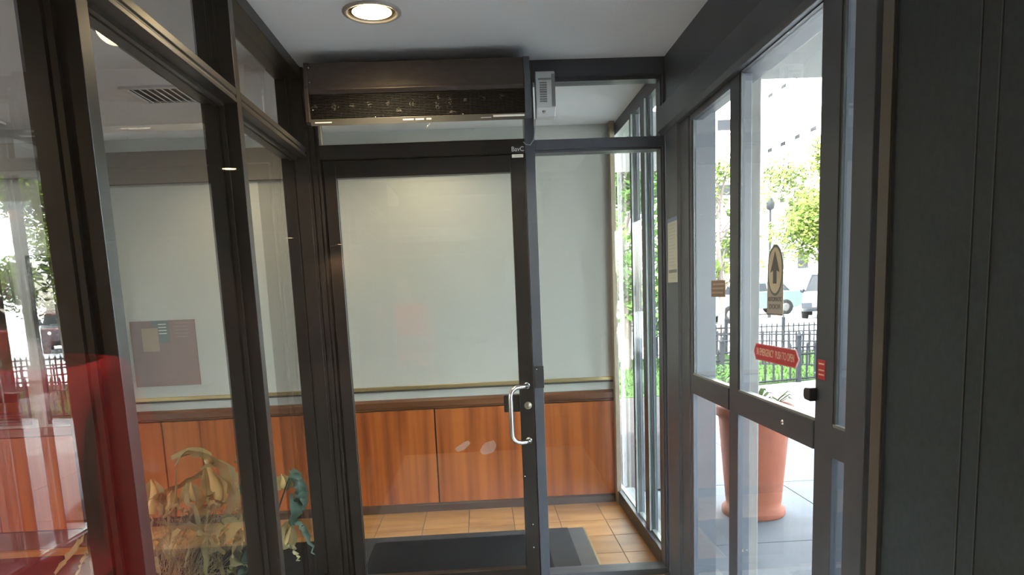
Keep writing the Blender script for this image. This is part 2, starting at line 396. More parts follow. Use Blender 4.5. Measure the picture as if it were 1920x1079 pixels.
# ---- far wall: door frame and sidelight (window_2)
w2 = struct(empty('window_2', (.57, YF, 0)))
FY = YF+.10
pf = M().prism([(LX, YF), (-.80, YF), (-.80, YF-.012), (-.755, YF-.012), (-.755, YF), (-.745, YF), (-.745, YF+.012), (-.737, YF+.012), (-.737, YF), (-.715, YF), (-.715, YF+.014), (-.709, YF+.014), (-.709, YF), (-.698, YF), (-.698, FY), (LX, FY)], 'z', 0, H)
pf.build('corner_post', BRONZE, w2, bevel=.0015)
box(.2465, .293, YF, FY, 0, H).build('mullion', BRONZE_HAZE, w2, bevel=.002)
M().prism([(.893, YF), (.8935, YF+.02), (.886, YF+.02), (.886, FY), (XR, FY), (XR, YF)], 'z', 0, H).build('side_jamb', BRONZE_HAZE, w2, bevel=.0015)
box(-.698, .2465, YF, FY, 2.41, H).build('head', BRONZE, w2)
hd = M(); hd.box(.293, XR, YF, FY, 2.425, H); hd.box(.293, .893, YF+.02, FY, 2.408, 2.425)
hd.build('head', BRONZE_HAZE, w2, bevel=.002)
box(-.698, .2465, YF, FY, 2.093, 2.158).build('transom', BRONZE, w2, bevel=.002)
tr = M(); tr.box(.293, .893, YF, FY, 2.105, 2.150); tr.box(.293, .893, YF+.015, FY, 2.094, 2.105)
tr.build('transom', BRONZE_HAZE, w2, bevel=.002)
box(.293, .893, YF, FY, 0, .032).build('sill', BRONZE_HAZE, w2, bevel=.002)
box(.293, .893, YF+.047, YF+.053, .032, 2.094).build('glass_pane', GLASS, w2)
box(.293, .893, YF+.047, YF+.053, 2.150, 2.408).build('upper_glass_pane', GLASS, w2)
box(-.698, .2465, YF+.047, YF+.053, 2.158, 2.41).build('transom_glass_pane', GLASS, w2)
box(-.698, -.689, YF+.02, YF+.046, 2.158, 2.41).build('glazing_bead', BEIGEW, w2)
box(-.698, .2465, YF+.053, FY, 2.065, 2.093).build('door_stop', BRONZE, w2)
box(-.698, -.672, YF+.053, FY, 0, 2.065).build('door_stop', BRONZE, w2)
# ---- the entrance door (door_1)
d1 = struct(empty('door_1', (-.22, YF+.03, 0)))
DY0, DY1 = YF+.006, YF+.05
M().prism([(-.686, DY0), (-.632, DY0), (-.632, DY0+.012), (-.645, DY0+.016), (-.645, DY1-.016), (-.632, DY1-.012), (-.632, DY1), (-.686, DY1)], 'z', .01, 2.088).build('hinge_stile', BRONZE, d1, bevel=.002)
box(.176, .2435, DY0, DY1, .01, 2.088).build('lock_stile', BRONZE, d1, bevel=.002)
box(-.632, .176, DY0, DY1, 2.011, 2.088).build('top_rail', BRONZE, d1, bevel=.002)
box(-.632, .176, DY0, DY1, .01, .07).build('bottom_rail', BRONZE, d1, bevel=.002)
gp = box(-.640, .184, DY0+.019, DY0+.025, .07, 2.011).build('glass_pane', GLASS_D, d1)
# palm smears left on the glass
SMEAR = mat('dried_smear', (.62, .55, .50), .8)
SM = bpy.data.materials['dried_smear']; n_ = SM.node_tree; b_ = n_.nodes['Principled BSDF']
b_.inputs['Alpha'].default_value = .16
for pts in ([(900, 846), (908, 832), (926, 826), (931, 836), (926, 848), (912, 853), (903, 852)], [(852, 842), (866, 832), (878, 826), (882, 832), (872, 843), (858, 848)]):
    q = [at(a, b2, DY0+.018) for a, b2 in pts]
    M().prism([(p.x, p.z) for p in q], 'y', DY0+.0182, DY0+.0188).build('hand_smear', SM, gp)
# pull handle, bent from one steel tube
c0, c1 = Vector((.212, DY0, 1.004)), Vector((.212, DY0, .731))
gx = .128; gy = DY0-.055
path = [c0, c0+Vector((0, -.012, 0))]
def arc(p0, p1, p2, n=6):
    return [p0*(1-t)**2+p1*2*t*(1-t)+p2*t*t for t in [k/n for k in range(n+1)]]
A = Vector((.19, gy+.018, 1.004)); B = Vector((gx, gy, .955)); C_ = Vector((gx, gy, .78)); D_ = Vector((.19, gy+.018, .731))
path += [Vector((.208, DY0-.028, 1.004))]+arc(A, Vector((gx, gy, 1.008)), B)+arc(C_, Vector((gx, gy, .727)), D_)+[Vector((.208, DY0-.028, .731)), c1+Vector((0, -.012, 0)), c1]
ph = M().tube(path, .0115, 14).build('pull_handle', STEEL, d1)
for c in (c0, c1):
    M().lathe([(.017, 0), (.017, -.004), (.012, -.006)], c, 16, 'y').build('handle_rose', STEEL, ph)
lk = M().lathe([(.0005, -.009), (.008, -.009), (.0085, -.006), (.014, -.006), (.0185, -.003), (.019, 0)], (.214, DY0, .905), 24, 'y').build('lock_cylinder', mat('aged_brass', (.45, .40, .30), .4, .8), d1)
box(.2128, .2152, DY0-.0097, DY0-.0088, .899, .911).build('keyhole', BLACKP, lk)
box(.098, .185, DY1, DY1+.045, .868, .955).build('lock_case', BLACKP, d1, bevel=.005)
sp = box(.250, .296, DY0-.012, DY0-.004, .99, 1.098).build('latch_guard', BLACKP, d1, bevel=.002)
M().lathe([(.0005, -.002), (.003, -.002), (.0035, 0)], (.262, DY0-.012, 1.083), 10, 'y').build('screw', STEEL, sp)
for z in (.55, .30, .18):
    M().lathe([(.0005, -.002), (.0035, -.002), (.004, 0)], (.185+.03*(z < .5), DY0, z), 10, 'y').build('screw', STEEL, d1)
# ---- right wall of the vestibule
WX = XR+.10
wrt = struct(M().prism([(-.0, 0), (1.24, 0), (1.24, H), (-.0, H)], 'x', XR, WX).build('wall_right', BLACKWALL))
for a, b in ((.30, 1.238), (1.242, 1.288), (1.292, 1.545)):
    box(XR-.006, XR, a, b, 0, H).build('wall_panel', BLACKWALL, wrt, bevel=.0015)
struct(box(XR, WX, 1.24, 1.56, 0, H).build('wall_right_pier', BLACKWALL))
SEAM = mat('seam_bead', (.040, .050, .054), .5)
for a in (1.239, 1.289): box(XR-.0075, XR-.002, a, a+.0035, 0, H).build('seam_bead', SEAM, wrt)
struct(box(XR, WX, 1.56, YF+.10, 2.27, H).build('wall_right_head', BRONZE_HAZE))
# ---- automatic sliding door (door_2)
d2 = struct(empty('door_2', (XR, 2.5, 0)))
box(XR-.016, XR-.010, 1.548, 1.590, 0, 2.27).build('highlight_strip', mat('highlight_bronze', (.085, .074, .060), .45), d2, bevel=.001)  # lamp highlight along the jamb, painted as a paler strip
M().prism([(XR-.010, 1.548), (XR-.010, 1.575), (XR-.004, 1.580), (XR-.004, 1.605), (XR-.018, 1.612), (XR-.018, 1.70), (XR, 1.722), (WX, 1.722), (WX, 1.548)], 'z', 0, 2.27).build('near_jamb', BRONZE_HAZE, d2, bevel=.002)
M().prism([(XR, 3.03), (XR, 3.06), (XR+.012, 3.066), (XR+.012, 3.076), (XR, 3.082), (XR, 3.20), (XR-.012, 3.21), (XR-.012, 3.40), (XR, 3.41), (XR, 3.45), (WX, 3.45), (WX, 3.03)], 'z', 0, 2.27).build('far_jamb', BRONZE_HAZE, d2, bevel=.002)
op = M().prism([(XR-.035, 2.165), (XR-.035, 2.268), (XR-.028, 2.275), (WX, 2.275), (WX, 2.15), (XR-.02, 2.15)], 'y', 1.56, YF).build('operator_header', BRONZE_HAZE, d2, bevel=.002)
GX0, GX1 = XR+.010, XR+.016
def leaf(y0, y1, s0, s1, nm, z1=2.128, zb=.03):
    lf = empty(nm, (XR, (y0+y1)/2, 0)); lf.parent = d2
    lf.location = Vector(lf.location)-Vector(ORG[d2.name])
    box(XR, XR+.045, y0, y0+s0, .01, 2.15).build('stile', BRONZE_HAZE, lf, bevel=.002)
    if s1: box(XR, XR+.045, y1-s1, y1, .01, 2.15).build('stile', BRONZE_HAZE, lf, bevel=.002)
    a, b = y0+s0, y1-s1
    box(XR, XR+.045, a, b, z1, 2.15).build('top_rail', BRONZE_HAZE, lf)
    box(XR, XR+.045, a, b, .01, .06).build('bottom_rail', BRONZE_HAZE, lf)
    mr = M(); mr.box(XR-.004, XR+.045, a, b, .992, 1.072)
    mr.build('mid_rail', BRONZE_HAZE, lf, bevel=.002)
    box(XR+.001, XR+.009, a, b, 1.072, 1.080).build('glazing_bead', ALU, lf)
    box(GX0, GX1, a, b, .06, .992).build('lower_glass_pane', GLASS_R, lf)
    box(GX0, GX1, a, b, 1.072, z1).build('upper_glass_pane', GLASS_R, lf)
    box(XR+.003, XR+.009, b-.010, b, 1.08, z1).build('glazing_bead', ALU_DULL, lf)
    return lf
lf1 = leaf(2.49, 3.03, .088, 0, 'fixed_leaf', 2.122)
lf2 = leaf(1.80, 2.488, .10, 0, 'sliding_leaf', 2.150-.003)
lf3 = leaf(1.722, 1.80, .003, 0, 'edge_leaf', 2.14)
M().lathe([(.0005, -.004), (.006, -.004), (.008, 0)], (XR-.004, 2.10, 1.032), 12, 'x').build('rail_screw', STEEL, lf2)
for y, z in ((2.44, .50), (1.86, .60)):
    M().lathe([(.0005, -.003), (.005, -.003), (.006, 0)], (XR+.003, y, z), 10, 'x').build('rail_screw', STEEL, lf2)
lt = M().prism([(1.885, 1.128), (1.885, 1.165), (1.918, 1.163), (1.926, 1.155), (1.926, 1.138), (1.918, 1.130)], 'x', XR-.022, XR).build('latch_lever', BLACKP, lf2, bevel=.003)
struct(box(XR-.03, WX+.15, 1.63, YF, -.006, .012).build('trim_9', ALU_DULL, bevel=.003))
# ---- windows of the passage on the same side (window_3)
w3 = struct(empty('window_3', (XR, 4.1, 0)))
GW = XR+.034
def post3(y0, y1):
    M().prism([(XR, y0), (XR, y1), (GW+.012, y1), (GW+.012, y0+.004), (GW, y0+.004), (GW, y0)], 'z', .09, 2.42).build('post', BRONZE_HAZE, w3, bevel=.0015)
    mm = M(); mm.box(XR-.004, XR+.004, y0-.006, y0, .09, 2.42)
    mm.build('corner_bead', ALU, w3)
    for k in range(3): box(XR+.007+k*.009, XR+.011+k*.009, y0-.004, y0, .09, 2.42).build('glazing_fin', ALU_DULL, w3)
post3(4.19, 4.25); post3(3.86, 3.97)
box(XR, WX, 3.55, 3.60, .09, 2.42).build('post', BRONZE_HAZE, w3)
for a, b in ((3.60, 3.86), (3.97, 4.19), (4.25, 4.80)):
    box(GW, GW+.006, a, b, .09, 2.42).build('glass_pane', GLASS_W, w3)
    box(XR+.008, GW-.001, a, min(b, YB-.002), .09, .098).build('sill_bead', ALU, w3)
box(XR+.013, WX, 3.55, YB+.12, 2.42, H).build('head', BRONZE_HAZE, w3)
box(XR-.02, WX, 3.55, YB-.001, 0, .09).build('sill', BRONZE_HAZE, w3, bevel=.003)
struct(box(XR-.03, XR, 4.69, YB, 0, H).build('trim_10', BEIGEW, bevel=.002))
# ---- pane between the dining room and the vestibule (window_4)
w4 = struct(empty('window_4', (0, .36, 0)))
box(LX, XR, .357, .363, .30, 2.45).build('glass_pane', GLASS_F, w4)
box(LX, XR, .33, .39, 0, .30).build('sill', BRONZE, w4)
box(LX, XR, .33, .39, 2.45, 2.5).build('head', BRONZE, w4)
box(LX-.06, LX, .33, .45, 0, 2.5).build('jamb', BRONZE, w4)

# ---- outdoors: pavement, canopy, columns, lawn, road
pv = struct(box(WX, 10.2, -4, 14.4, -.12, -.012).build('pavement', mat('joint_sand', (.20, .20, .20), .95)))
slab = None
for i in range(8):
    for j in range(11):
        x0 = WX+1.12*i; y0 = -.99-1.2+1.2*j
        if slab is None:
            slab = box(-.555, .555, -.595, .595, -.012, 0).build('paving_slab', PAVE, pv, local=True, bevel=.004)
            slab.location = Vector((x0+.56, y0+.6, 0))-Vector(ORG[pv.name])
        else: share(slab, 'paving_slab', pv, Vector((x0+.56, y0+.6, 0))-Vector(ORG[pv.name]))
struct(M().prism([(WX, 4.95), (1.36, 4.95), (2.55, 9.28), (WX, 9.28)], 'z', .0005, .015).build('ground_shade_patch', mat('shade_patch', (.016, .014, .015), .95, 0, .1, noise=((30, 30, 30), (.028, .024, .025), .4, .6), bump=(40, .8))))  # dark sheet over the pavement, its colour standing in for shade
struct(box(WX, 3.6, -1.5, 4.62, 2.70, 2.95).build('canopy', STUCCO))
struct(box(WX, 1.6, 5.0, 6.2, 2.42, 2.62).build('eave', CONC2))
ca = struct(M().box(1.20, 1.352, 4.19, 4.40, 0, 2.70).build('column_granite', CONC, bevel=.006))
box(1.18, 1.385, 4.17, 4.42, 0, .93).build('plinth', CONC, ca, bevel=.008)
cb = struct(box(1.14, 1.222, 3.1, 3.18, 0, 2.70).build('column_slim', CONC2, bevel=.006))
box(1.12, 1.242, 3.08, 3.20, 0, .02).build('base_plate', CONC2, cb, bevel=.004)
struct(box(-30, 60, 14.4, 70, -.3, -.02).build('road', ROAD))
struct(box(WX, 60, -40, 14.4, -.35, -.125).build('ground', ROAD))
struct(box(-60, WX, YB+.2, 14.4, -.35, -.125).build('ground_rear', ROAD))
struct(box(-60, -.5, -60, -17.3, -.35, -.02).build('ground_back', ASPH))
struct(box(-60, -5.3, -17.3, -1.65, -.35, -.02).build('ground_side', ASPH))
# lawn with its blades
lw = struct(M().prism([(WX, 9.30), (2.6, 9.38), (3.3, 9.78), (8.3, 11.26), (60, 26), (60, 27), (10, 14.4), (WX, 14.4)], 'z', -.011, .012).build('lawn', LAWN))
g = M()
for _ in range(9000):
    x = rnd.uniform(1.2, 8.2); y = rnd.uniform(9.45, 14.3)
    if y < (9.45 if x < 2.6 else 9.45+(x-2.6)*.35): continue
    h = rnd.uniform(.04, .09); a = rnd.uniform(0, 6.28); dx, dy = .012*math.cos(a), .012*math.sin(a)
    g.add([(x-dx, y-dy, .010), (x+dx, y+dy, .010), (x+dy*1.5, y-dx*1.5, h)], [(0, 1, 2)])
gr = stuff(g.build('grass', GRASS)); tag(gr, 'short bright green grass behind the low iron fence', 'grass')

# ================================================================== THINGS INSIDE
# ---- recessed ceiling lights, two of them added as fill
def ceiling_light(x, y, z, label, energy, group=None, r=.090):
    t = thing('ceiling_light', (x, y, z), label, 'ceiling light', group)
    M().lathe([(r+.018, 0), (r+.018, -.004), (r+.008, -.009), (r, -.007), (r-.004, -.001)], (x, y, z), 40).build('trim_ring', RIM, t)
    M().lathe([(r-.004, -.001), (r-.012, -.003), (r*.80, -.0022)], (x, y, z), 40).build('reflector', LAMPR, t)
    M().lathe([(r*.80, -.0022), (r*.5, -.006), (.001, -.0075)], (x, y, z), 40).build('lens', LAMPM, t)
    la = bpy.data.lights.new('lamp', 'SPOT'); la.energy = energy*(.7 if energy < 60 else 1); la.color = (1, .78, .50); la.shadow_soft_size = .06
    la.spot_size = R(150); la.spot_blend = .6
    lo = bpy.data.objects.new('lamp', la); COL.objects.link(lo); lo.parent = t; lo.location = (0, 0, -.03)
    return t
ceiling_light(-.343, 2.84, H, 'warm round recessed downlight in the vestibule ceiling before the air curtain', 30)
ceiling_light(-.30, 4.28, H, 'warm downlight in the passage ceiling behind the glass door', 9)
ceiling_light(-1.36, 4.22, H, 'warm downlight in the dining room ceiling beyond the ceiling vent', 7)
ceiling_light(-3.1, 2.4, H, 'warm downlight in the dining room ceiling left of the glass storefront', 5)
ceiling_light(-1.95, .45, H, 'added unseen fill lamp in the dining room ceiling that lights the red shirt', 75)  # unseen lamp added to brighten the shirt from the side
for i, (x, y, l, e) in enumerate(((-2.34, -6.55, 'downlight in the dim rear room nearest the front pane', 70), (-3.79, -14.4, 'downlight in the dim rear room beyond the ceiling beam on its left', 70),
        (-3.2, -16.6, 'downlight in the dim rear room closest to its back wall', 70), (-.50, .17, 'added unseen fill lamp above the person in the red shirt', 95), (.1, -12.5, 'downlight in the dim rear room right of centre', 70))):  # the lamp above the person is added to light the shirt
    ceiling_light(x, y, 2.75, l, e, r=.08)
# ---- air curtain over the door
YC = 3.20
ac = thing('air_curtain', (-.22, YF, 2.19), 'long dark brown air curtain mounted above the glass door', 'air curtain')
pr = [(YF, 2.255), (YF, 2.46), (3.30, 2.462), (3.225, 2.445), (3.195, 2.34), (3.190, 2.328), (3.205, 2.312), (3.225, 2.310), (3.225, 2.215), (3.215, 2.205)]
M().prism(pr, 'x', -.672, .236).build('housing', DKBROWN, ac, bevel=.003)
M().prism([(YF, 2.25), (YF, 2.462), (3.295, 2.464), (3.22, 2.447), (3.188, 2.335), (3.188, 2.20), (3.20, 2.19)], 'x', .236, .262).build('end_cap', BRONZE_HAZE, ac, bevel=.002)
M().prism([(YF, 2.25), (YF, 2.462), (3.295, 2.464), (3.22, 2.447), (3.188, 2.335), (3.188, 2.20), (3.20, 2.19)], 'x', -.690, -.672).build('end_cap', DKBROWN, ac, bevel=.002)
g = M()
for k in range(14): g.box(-.672, .236, 3.203, 3.2245, 2.219+.0066*k, 2.2222+.0066*k)
for k in range(46): g.box(-.662+.0195*k, -.6595+.0195*k, 3.206, 3.224, 2.216, 2.309)
stuff(g.build('intake_grille', mat('grille_brown', (.007, .0055, .0045), .6, 0, .2), ac))
lip = M().prism([(3.20, 2.186), (3.198, 2.213), (3.206, 2.215), (3.26, 2.215), (3.26, 2.205)], 'x', -.672, .236).build('outlet_lip', LIPM, ac, bevel=.001)
WHL = mat('pale_label', (.62, .62, .60), .5)
for a, b, z0, z1 in ((.098, .232, 2.199, 2.207), (-.655, -.585, 2.196, 2.201), (.045, .09, 2.197, 2.199)):
    box(a, b, 3.1965, 3.2, z0, z1).build('label_strip', WHL, lip)
for a, b in ((-.285, -.24), (-.232, -.196), (-.186, -.165)):
    box(a, b, 3.1965, 3.2, 2.197, 2.203).build('marking', WHL, lip)
for xx, zz in ((-.665, 2.418), (-.665, 2.36), (-.66, 2.25), (-.40, 2.214), (-.03, 2.214)):
    M().lathe([(.0005, -.003), (.003, -.003), (.0035, 0)], (xx, 3.198, zz), 8, 'y').build('screw', STEEL, ac)
fk = M()
DUST = mat('dust_fleck', (.13, .12, .105), .9)
def fleck(x, z, n, sp, yy):
    for _ in range(n):
        a = rnd.uniform(0, 3.14); l = rnd.uniform(.0015, .006); w = .0009
        cx, cz = x+rnd.gauss(0, sp), z+rnd.gauss(0, sp)
        dx, dz = l*math.cos(a), l*math.sin(a); ex, ez = -w*math.sin(a), w*math.cos(a)
        fk.add([(cx-dx-ex, yy, cz-dz-ez), (cx+dx-ex, yy, cz+dz-ez), (cx+dx+ex, yy, cz+dz+ez), (cx-dx+ex, yy, cz-dz+ez)], [(0, 1, 2, 3)])
for px, py in ((590, 201), (626, 199), (660, 197), (694, 195), (728, 194), (747, 207), (820, 197), (822, 181), (842, 189), (873, 187), (907, 183), (940, 180), (772, 195), (850, 210)):
    q = at(px, py, 3.201); fleck(q.x, q.z, 9, .006, 3.2015)
stuff(fk.build('dust_flecks', DUST, ac))
hk = [at(a, b, 3.20) for a, b in ((806, 232), (801, 236), (801, 241), (804, 246))]
M().tube(hk, .0014, 6).build('hook_wire', STEEL, ac)
q = [at(a, b, 3.43) for a, b in ((985, 128), (991, 145), (991, 172), (988, 190), (990, 205), (985, 212))]
M().tube(q, .0022, 6).build('supply_cable', GREYP, ac)
# ---- white alarm box at the mullion
ab = thing('alarm_sounder', (.345, YF, 2.24), 'small white plastic sounder box at the top of the sidelight beside the air curtain', 'alarm')
hs = M().prism([(YF-.002, 2.235), (YF-.002, 2.435), (3.395, 2.435), (3.385, 2.425), (3.385, 2.275), (3.405, 2.240)], 'x', .300, .388).build('housing', WHITEP, ab, bevel=.004)
for k in range(9):
    box(.318, .350, 3.382, 3.3855, 2.300+.010*k, 2.305+.010*k).build('louvre', GREYP, hs)
box(.312, .372, 3.383, 3.3855, 2.395, 2.402).build('louvre', GREYP, hs)
M().lathe([(.0005, -.006), (.007, -.006), (.009, 0)], (.335, 3.396, 2.262), 14, 'y').build('knob', STEEL, ab)
box(.372, .3885, 3.384, 3.387, 2.28, 2.42).build('side_trim', GREYP, ab)
q = [at(a, b, 3.435) for a, b in ((1003, 224), (1003, 245), (1001, 262), (994, 272), (986, 271), (981, 266))]
M().tube(q, .0022, 6).build('trailing_cable', GREYP, ab)
# ---- little tags at the head of the door
t1 = thing('name_plate', (.21, YF, 2.11), 'small lettered plate on the door transom right above a cream tag', 'plate')
p1, p2 = at(959, 285.5, YF-.001), at(982, 276, YF-.001)
box(p1.x, p2.x, YF-.0015, YF, p1.z, p2.z+.004).build('plate', BLACKP, t1)
text('BavC', .030, ((p1.x+p2.x)/2, YF-.002, (p1.z+p2.z)/2+.002), (1, 0, 0), (0, 0, 1), WHITET, t1, width=.056)
t2 = thing('door_tag', (.21, DY0, 2.075), 'cream sticker tag at the top corner of the glass door under the lettered plate', 'tag')
p1, p2 = at(960, 296, DY0), at(981, 289, DY0)
box(p1.x, p2.x, DY0-.0015, DY0, p1.z, p2.z).build('sticker', mat('cream_sticker', (.78, .75, .62), .5), t2)
box(p1.x+.012, p2.x-.012, DY0-.0019, DY0-.0014, (p1.z+p2.z)/2-.001, (p1.z+p2.z)/2+.001).build('print_line', GREYP, t2)
# ---- label on the right post
lb = thing('post_label', (XR, 3.29, 1.6), 'tall narrow pale instruction sticker on the dark post beside the sliding door', 'sticker')
LXP = XR-.0122
box(LXP-.001, LXP, 3.215, 3.375, 1.470, 1.752).build('paper', PAPER, lb)
box(LXP-.0014, LXP-.0008, 3.215, 3.375, 1.742, 1.760).build('header_band', mat('blue_print', (.20, .26, .42), .6), lb)
box(LXP-.0014, LXP-.0008, 3.225, 3.362, 1.513, 1.528).build('dark_band', mat('grey_print', (.18, .20, .18), .6), lb)
g = M()
PL = mat('faint_print', (.40, .45, .39), .6)
for k in range(13):
    z = 1.725-.0150*k
    g.box(LXP-.0013, LXP-.0009, 3.230+rnd.uniform(0, .05), 3.358, z, z+.005)
for z in (1.500, 1.488): g.box(LXP-.0013, LXP-.0009, 3.24, 3.35, z, z+.004)
stuff(g.build('print_lines', PL, lb))
# ---- stickers on the sliding door
K = GX0/XR
def sy(y): return y*K
def sz(z): return CAM_H+(z-CAM_H)*K
SX = GX0-.001
dirY = (0, -1, 0); UP = (0, 0, 1)
ar = thing('arrow_sticker', (SX, sy(2.172), sz(1.46)), 'tall beige round-topped sticker with an upward arrow on the sliding door glass', 'sticker')
yc = sy(2.172); hw = .060; zt = sz(1.566); zb = sz(1.352); zc = sz(1.488)
out = [(yc-hw, zb), (yc+hw, zb), (yc+hw, zc)]+[(yc+hw*math.cos(a), zc+(zt-zc)*math.sin(a)) for a in [math.pi*k/16 for k in range(1, 16)]]+[(yc-hw, zc)]
M().prism(out, 'x', SX-.0008, SX).build('backing', mat('taupe_print', (.40, .37, .34), .6), ar)
def ell(rw, r1, x, nm, mt):
    p = [(yc+rw*math.cos(2*math.pi*k/36), zc+r1*math.sin(2*math.pi*k/36)) for k in range(36)]
    M().prism(p, 'x', x-.0004, x).build(nm, mt, ar)
ell(hw*.985, (zt-zc)*.985, SX-.0008, 'ring', mat('grey_green_print', (.13, .17, .155), .6))
ell(hw*.84, (zt-zc)*.88, SX-.0012, 'disc', mat('sand_print', (.62, .55, .40), .6))
AR = [(0, .056), (.034, -.008), (.013, -.002), (.013, -.042), (-.013, -.042), (-.013, -.002), (-.034, -.008)]
M().prism([(yc+a, zc+.002+b) for a, b in AR], 'x', SX-.0022, SX-.0016).build('arrow', mat('arrow_print', (.11, .11, .12), .6), ar)
DKT = mat('dark_print', (.14, .14, .14), .6)
text('AUTOMATIC', .020, (SX-.0012, yc, zb+.049), dirY, UP, DKT, ar, width=.105)
text('DOOR', .022, (SX-.0012, yc, zb+.026), dirY, UP, DKT, ar, width=.085)
box(SX-.0012, SX-.0008, yc-hw, yc+hw, zb, zb+.005).build('base_line', DKT, ar)
em = thing('emergency_sign', (SX, sy(2.168), sz(1.23)), 'red arrow-ended sticker reading IN EMERGENCY PUSH TO OPEN on the sliding door', 'sign')
ya, yb_ = sy(2.000), sy(2.338); zl, zh = sz(1.203), sz(1.258); zm = (zl+zh)/2
hexa = [(ya, zm), (ya+.022, zl), (yb_-.018, zl), (yb_, zm), (yb_-.018, zh), (ya+.022, zh)]
M().prism(hexa, 'x', SX-.0008, SX).build('border', mat('pink_border', (.62, .30, .28), .5), em)
hx2 = [((p-(ya+yb_)/2)*.975+(ya+yb_)/2, (z-zm)*.88+zm) for p, z in hexa]
M().prism(hx2, 'x', SX-.0013, SX-.0008).build('panel', RED, em)
text('IN EMERGENCY  PUSH TO OPEN', .034, (SX-.0017, (ya+yb_)/2, zm), dirY, UP, CREAMT, em, width=.285)
bs = thing('notice_sticker', (SX, sy(2.69), sz(1.44)), 'small brown notice sticker on the fixed leaf beside the door jamb', 'sticker')
a0, a1, z0, z1 = sy(2.618), sy(2.778), sz(1.406), sz(1.468)
box(SX-.0008, SX, a0, a1, z0, z1).build('backing', mat('brown_print', (.24, .17, .12), .6), bs)
for k in range(3):
    z = z1-.014-.016*k
    box(SX-.0013, SX-.0008, a0+.015+.01*(k == 2), a1-.02+.008*k, z-.004, z+.003).build('print_line', mat('tan_print', (.42, .33, .25), .6), bs)
rl = thing('red_label', (XR, 1.865, 1.21), 'small red label with pale print on the stile of the sliding door', 'label')
box(XR-.001, XR, 1.843, 1.885, 1.190, 1.243).build('backing', RED, rl)
for z in (1.232, 1.215, 1.203): box(XR-.0015, XR-.001, 1.849, 1.879, z-.002, z+.002).build('print_line', CREAMT, rl)
# ---- floor mat
mt_ = thing('floor_mat', (-.9, 3.9, 0), 'long black entrance mat on the tile floor behind the glass door', 'mat')
box(-3.3, .475, 3.30+.28, 4.235, .0005, .010).build('mat_pile', MATM, mt_, bevel=.002)
box(.475, .570, 3.58, 4.235, .0005, .006).build('mat_border', MATB, mt_, bevel=.002)
box(.570, .582, 3.58, 4.235, .0005, .006).build('edge_strip', BRASS, mt_)
vm = thing('dimming_mat', (-.2, 3.1, 0), 'unseen dark mat added on the vestibule floor to dim reflections in the glass door', 'mat')
box(-.66, .30, 2.80, 3.38, .0014, .010).build('mat_pile', MATM, vm, bevel=.002)  # added out of view to darken what the door glass mirrors
box(-.69, -.66, 2.80, 3.38, .0014, .006).build('mat_border', MATB, vm); box(.30, .33, 2.80, 3.38, .0014, .006).build('mat_border', MATB, vm)
# ---- ceiling vent and light panel beyond the storefront
cv = thing('ceiling_vent', (-1.51, 3.80, H), 'square slatted air vent in the dining room ceiling behind the storefront glass', 'vent')
fr = M(); x0, x1, y0, y1 = -1.66, -1.36, 3.66, 3.95
for a in ((x0, x1, y0, y0+.025), (x0, x1, y1-.025, y1), (x0, x0+.025, y0+.025, y1-.025), (x1-.025, x1, y0+.025, y1-.025)): fr.box(*a, H-.010, H)
fr.build('frame', WHITEP, cv)
box(x0+.025, x1-.025, y0+.025, y1-.025, H-.002, H).build('duct_back', BLACKP, cv)
for k in range(7):
    xx = x0+.035+.035*k
    M().prism([(xx, H-.003), (xx+.018, H-.012), (xx+.020, H-.010), (xx+.003, H-.002)], 'y', y0+.025, y1-.025).build('slat', WHITEP, cv, recalc=True)
lp = thing('light_panel', (-2.9, 4.0, H), 'flat square light panel in the dining room ceiling at the far left', 'ceiling light')
box(-3.2, -2.56, 3.55, 4.26, H-.012, H).build('frame', WHITEP, lp)
box(-3.17, -2.59, 3.58, 4.23, H-.014, H-.0121).build('diffuser', mat('panel_diffuser', (.85, .86, .85), .6, emit=((1, .97, .9), .55)), lp)
# ---- framed posters
def lines(parent, x0, x1, ztop, n, step, y, mt, th=.006):
    for k in range(n):
        a = x0+rnd.uniform(0, .04)*(k % 3 > 0); b = x1-rnd.uniform(0, .3)*(x1-x0)*(k % 2)
        box(a, b, y-.0006, y, ztop-step*k-th, ztop-step*k).build('print_line', mt, parent)
def framed(x0, x1, z0, z1, y, label):
    t = thing('framed_poster', ((x0+x1)/2, y, z0), label, 'poster', None)
    f = M(); w = .022
    for a in ((x0, x1, z0, z0+w), (x0, x1, z1-w, z1), (x0, x0+w, z0+w, z1-w), (x1-w, x1, z0+w, z1-w)): f.box(a[0], a[1], y-.028, y, a[2], a[3])
    f.build('frame', BLACKP, t, bevel=.002)
    pr_ = box(x0+w, x1-w, y-.010, y-.002, z0+w, z1-w).build('print', mat('poster_black', (.022, .022, .021), .6), t)
    box(x0+w, x1-w, y-.017, y-.013, z0+w, z1-w).build('glass_pane', GLASS_P, t)
    return t, pr_
PTX = mat('poster_text', (.50, .48, .42), .7)
pa, ppa = framed(-2.640, -2.425, .785, 1.79, YJ-.0, 'dark framed poster with white text lines nearest the bronze mullion')
lines(ppa, -2.56, -2.452, 1.57, 13, .031, YJ-.0102, PTX)
YEL = mat('yellow_print', (.60, .42, .06), .6); RDP = mat('dark_red_print', (.30, .03, .03), .6)
qy = [at(a, b, YJ-.011) for a, b in ((84, 745), (92, 700), (97, 703), (100, 720), (94, 746))]
M().prism([(p.x, p.z) for p in qy], 'y', YJ-.0108, YJ-.0102).build('printed_drip', YEL, ppa, recalc=True)
q = at(112, 724, YJ-.011)
M().prism([(q.x+.022*math.cos(2*math.pi*k/20), q.z+.03*math.sin(2*math.pi*k/20)) for k in range(20)], 'y', YJ-.0108, YJ-.0102).build('printed_dish', RDP, ppa, recalc=True)
